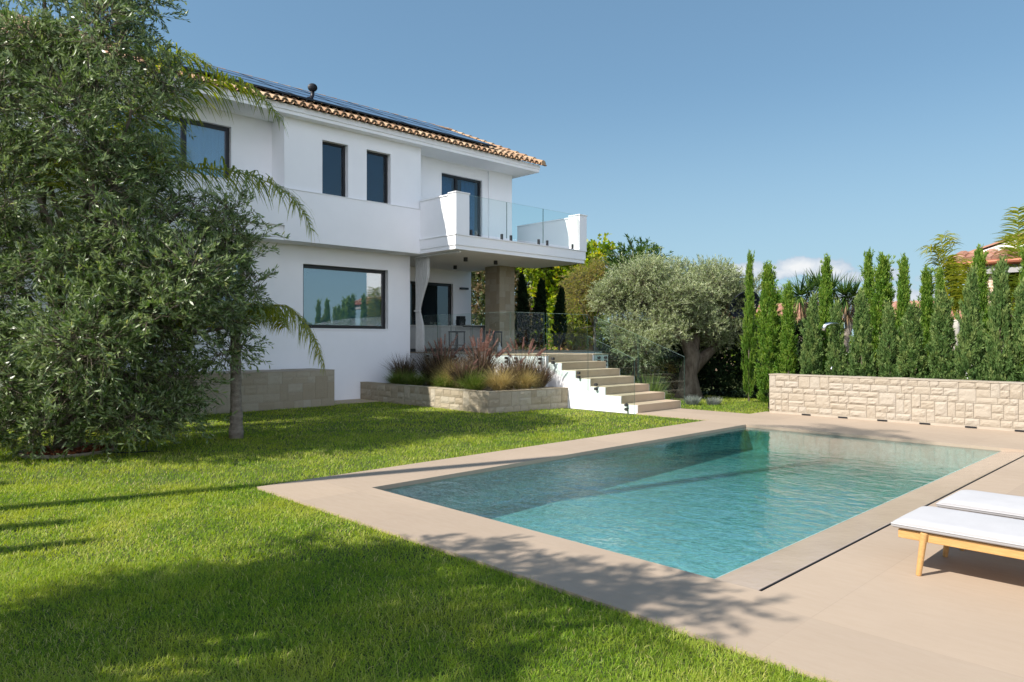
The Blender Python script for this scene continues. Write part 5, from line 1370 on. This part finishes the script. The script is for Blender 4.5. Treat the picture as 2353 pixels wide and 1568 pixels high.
def far_house(name, label, x0, x1, y0, y1, zw, zr_, nwin):
    t = thing(name, ((x0+x1)/2, y0, 0), label, 'house', 'neighbouring houses')
    obj('wall', MB().box(x0, y0, -.04, x1, y1, zw), W['plaster'], t)
    m = MB(); ym = (y0+y1)/2
    for (ya, s) in ((y0-.4, 1), (y1+.4, -1)):
        m.quad((x0-.3, ya, zw-.02), (x1+.3, ya, zw-.02), (x1+.3, ym, zr_), (x0-.3, ym, zr_), .3)
        if s == 1: tile_sheet(m, (x0-.3, ya, zw), (x1+.3, ya, zw), (x1+.3, ym, zr_+.02), (x0-.3, ym, zr_+.02), int((x1-x0+.6)/.26), 11, .06, rgn)
    obj('roof', m, W['old_tile'], t)
    g = MB(); 
    for x in (x0, x1): g.v += [(x, y0, zw), (x, y1, zw), (x, ym, zr_-.03)]; k = len(g.v); g.f.append((k-3, k-2, k-1))
    obj('gable', g, W['plaster'], t)
    for i in range(nwin):
        x = x0+(x1-x0)*(i+.5)/nwin; f = obj('window', ring(0, .06, -.5, .5, 0, 1.1, .07), W['charcoal'], t); f.rotation_euler = (0, 0, 0)
        f.location = tuple(np.array([x, y0-.03, zw-1.6])-np.array(t.location)); f.rotation_euler = (0, 0, -pi/2)
        p = obj('pane', MB().box(.02, -.43, .07, .03, .43, 1.03), W['dark_glass'], f); p.location = (0, 0, 0)
    return t
far_house('neighbour_house', 'pink walled house with terracotta roof seen left of the slim cypresses', -20.5, -15.2, 34.0, 39.0, 2.55, 3.45, 2)
far_house('neighbour_house', 'far house with orange tiled roof glimpsed between the middle cypresses', -12.6, -8.6, 34.5, 39, 2.4, 3.35, 2)
# house on the right: pent roof of barrel tiles under a white rising gable, brick columns
t = thing('neighbour_house', (-2.5, 22.6, 0), 'neighbouring house with white gable, barrel tile eave and brick columns at the right', 'house', 'neighbouring houses')
m = MB().prism([(-5.55, 3.70), (.8, 3.70), (.8, 5.75), (-5.55, 3.82)], 'y', 22.35, 22.6); obj('gable_wall', m, W['stucco'], t)
m = MB()
for k in range(14):
    xx = -5.7+k*.46; zz = 3.88+(xx+5.55)*.305; b = len(m.v); t0 = rgn.random()
    for (dx, dz, r) in ((0, 0, .15), (.50, .155, .13)):
        for i in range(6): a_ = pi*i/5; m.v.append((xx+dx, 22.47+.17*cos(a_), zz+dz+r*.5*sin(a_)-.02)); m.t.append(t0)
    for i in range(5): m.f.append((b+i, b+i+1, b+7+i, b+6+i))
    m.f.append(tuple(b+i for i in range(6)))
tile_sheet(m, (-5.6, 21.55, 3.60), (1.0, 21.55, 3.60), (1.0, 22.36, 3.88), (-5.6, 22.36, 3.88), 20, 2, .13, rgn)
obj('roof', m, W['old_tile'], t)
m = MB().box(-5.6, 21.60, 3.30, 1.0, 22.36, 3.55); obj('eave_beam', m, surf('grey_soffit', (.35,.34,.33), .9), t)
m = MB().tube([(-5.65, 21.55, 3.58), (1.0, 21.55, 3.58)], .075, 10); obj('gutter', m, surf('copper_gutter', (.30,.10,.055), .45, metal=.3), t)
for xx in (-4.95, -2.6, -.2): obj('column', MB().box(xx, 21.75, -.04, xx+.62, 22.3, 3.30), W['brick'], t)
obj('porch_wall', MB().box(-5.4, 23.9, -.04, 1.0, 24.1, 3.6), surf('porch_wall', (.32,.25,.20), .9), t)
obj('porch_roof', MB().box(-5.55, 22.37, 3.3, 1.0, 24.1, 3.45), W['stucco'], t)
obj('parapet', MB().box(-5.4, 21.9, -.04, 1.0, 22.05, 1.0), W['stucco'], t)

# ================================================================== SKY, SUN, CAMERA
w = bpy.data.worlds.new('World'); S.world = w; w.use_nodes = True; nt = w.node_tree; nt.nodes.clear()
out = nt.nodes.new('ShaderNodeOutputWorld'); bg = nt.nodes.new('ShaderNodeBackground')
sky = nt.nodes.new('ShaderNodeTexSky'); sky.sky_type = 'NISHITA'; sky.sun_disc = False
sky.sun_elevation = SUN_EL; sky.sun_rotation = atan2(-SUN_DIR[0], -SUN_DIR[1]); sky.altitude = 50; sky.air_density = 1.0; sky.dust_density = .6; sky.ozone_density = 2.2
SKY_STR = .13
# low cumulus bank: soft masks in heading and elevation, broken up by noise
tc_ = nt.nodes.new('ShaderNodeTexCoord'); sx = nt.nodes.new('ShaderNodeSeparateXYZ'); nt.links.new(tc_.outputs['Generated'], sx.inputs[0])
def M(op, a, b=None, c=None, cl=False):
    n = nt.nodes.new('ShaderNodeMath'); n.operation = op; n.use_clamp = cl
    for i, v in enumerate((a, b, c)):
        if v is None: continue
        if hasattr(v, 'links'): nt.links.new(v, n.inputs[i])
        else: n.inputs[i].default_value = v
    return n.outputs[0]
az = M('ARCTAN2', sx.outputs[0], sx.outputs[1]); el = M('ARCSINE', sx.outputs[2])
cv = nt.nodes.new('ShaderNodeCombineXYZ'); nt.links.new(az, cv.inputs[0]); nt.links.new(M('MULTIPLY', el, 1.25), cv.inputs[1])
n1 = noise(nt, 34, 7, .58, cv.outputs[0], .3); n2 = noise(nt, 11, 5, .6, cv.outputs[0])
def hd(x): return -TH + math.atan((x-1176.5)/1644.8)
def eld(y, x=1800): return math.atan((781.3-y)/math.hypot(1644.8, x-1176.5))
tot = None
for (x, y, wx, wy, g_) in ((1845, 613, 75, 17, 1.0), (1700, 618, 80, 15, .85), (1900, 625, 60, 14, .85), (1780, 628, 70, 13, .8), (1990, 640, 90, 16, .7), (1760, 665, 70, 11, .6), (1860, 660, 90, 8, .55), (2050, 690, 120, 26, .75), (2150, 650, 60, 12, .5), (1640, 612, 60, 9, .6), (2400, 640, 200, 30, .7), (900, 660, 250, 25, .6)):
    dx = M('DIVIDE', M('SUBTRACT', az, hd(x)), wx/1760); dy = M('DIVIDE', M('SUBTRACT', el, eld(y)), wy*1.25/1760)
    q = M('MULTIPLY', M('EXPONENT', M('MULTIPLY', M('ADD', M('MULTIPLY', dx, dx), M('MULTIPLY', dy, dy)), -1.0)), g_)
    tot = q if tot is None else M('MAXIMUM', tot, q)
dens = M('ADD', tot, M('MULTIPLY', M('SUBTRACT', n1.outputs[0], .5), 1.15))
mr = nt.nodes.new('ShaderNodeMapRange'); mr.interpolation_type = 'SMOOTHSTEP'; nt.links.new(dens, mr.inputs[0]); mr.inputs[1].default_value = .27; mr.inputs[2].default_value = .52
shade = nt.nodes.new('ShaderNodeMapRange'); nt.links.new(M('ADD', dens, M('MULTIPLY', n2.outputs[0], .5)), shade.inputs[0]); shade.inputs[1].default_value = .6; shade.inputs[2].default_value = 1.25
cc_ = mixc(nt, shade.outputs[0], (2.3, 2.75, 3.3), (4.1, 4.15, 4.2))
mask = M('MULTIPLY', mr.outputs[0], M('GREATER_THAN', tot, .02))
gm_ = nt.nodes.new('ShaderNodeGamma'); nt.links.new(sky.outputs[0], gm_.inputs[0]); gm_.inputs[1].default_value = .6      # hazier, flatter gradient
tn = nt.nodes.new('ShaderNodeMix'); tn.data_type = 'RGBA'; tn.blend_type = 'MULTIPLY'; tn.inputs[0].default_value = 1.0
nt.links.new(gm_.outputs[0], tn.inputs[6]); tn.inputs[7].default_value = (.73, 1.0, 1.14, 1)
hz = nt.nodes.new('ShaderNodeMapRange'); hz.interpolation_type = 'SMOOTHSTEP'; nt.links.new(el, hz.inputs[0]); hz.inputs[1].default_value = radians(20); hz.inputs[2].default_value = radians(0); hz.inputs[4].default_value = .62
skyc = mixc(nt, hz.outputs[0], tn.outputs[2], (2.05, 2.90, 3.45))
colr = mixc(nt, M('MULTIPLY', mask, .95), skyc, cc_)
# bright broken cumulus added unseen behind the viewpoint as fill for the shaded walls
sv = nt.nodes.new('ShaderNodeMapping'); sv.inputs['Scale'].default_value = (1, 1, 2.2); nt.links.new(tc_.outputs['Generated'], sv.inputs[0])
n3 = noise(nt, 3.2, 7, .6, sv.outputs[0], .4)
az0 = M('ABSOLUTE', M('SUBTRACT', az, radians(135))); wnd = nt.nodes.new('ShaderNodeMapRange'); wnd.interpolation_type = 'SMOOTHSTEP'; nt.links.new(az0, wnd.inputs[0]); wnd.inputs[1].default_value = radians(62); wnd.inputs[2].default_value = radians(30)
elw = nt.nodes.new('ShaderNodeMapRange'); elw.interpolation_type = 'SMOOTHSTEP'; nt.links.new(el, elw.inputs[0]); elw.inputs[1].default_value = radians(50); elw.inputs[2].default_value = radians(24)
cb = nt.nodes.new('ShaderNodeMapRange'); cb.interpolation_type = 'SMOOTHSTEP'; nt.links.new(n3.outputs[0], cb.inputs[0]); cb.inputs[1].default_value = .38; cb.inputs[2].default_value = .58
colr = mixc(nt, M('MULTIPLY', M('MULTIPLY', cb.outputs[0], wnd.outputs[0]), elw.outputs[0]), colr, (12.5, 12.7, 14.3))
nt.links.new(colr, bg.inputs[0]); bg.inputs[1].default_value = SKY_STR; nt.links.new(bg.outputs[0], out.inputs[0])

sl = bpy.data.lights.new('sun', 'SUN'); sl.energy = 4.3; sl.angle = radians(.55); sl.color = (1.0, .94, .86)
so = bpy.data.objects.new('sun', sl); COL.objects.link(so); so.location = (-20, -30, 40)
dvec = Vector((SUN_DIR[0]*cos(SUN_EL), SUN_DIR[1]*cos(SUN_EL), -sin(SUN_EL))); so.rotation_euler = dvec.to_track_quat('-Z', 'Y').to_euler()

cam = bpy.data.cameras.new('camera'); co = bpy.data.objects.new('camera', cam); COL.objects.link(co)
cam.sensor_width = 36; cam.lens = 25.17; cam.shift_y = -.0012; cam.clip_start = .05; cam.clip_end = 3000
co.location = tuple(EYE); co.rotation_euler = (radians(90), 0, TH); S.camera = co

S.view_settings.view_transform = 'Standard'; S.view_settings.look = 'None'; S.view_settings.exposure = 0.8; S.view_settings.gamma = 1.0
S.cycles.max_bounces = 10; S.cycles.transparent_max_bounces = 24; S.cycles.glossy_bounces = 5; S.cycles.diffuse_bounces = 4; S.cycles.transmission_bounces = 8
S.cycles.sample_clamp_indirect = 6.0; S.cycles.use_denoising = True
S.cycles.caustics_reflective = False; S.cycles.caustics_refractive = False
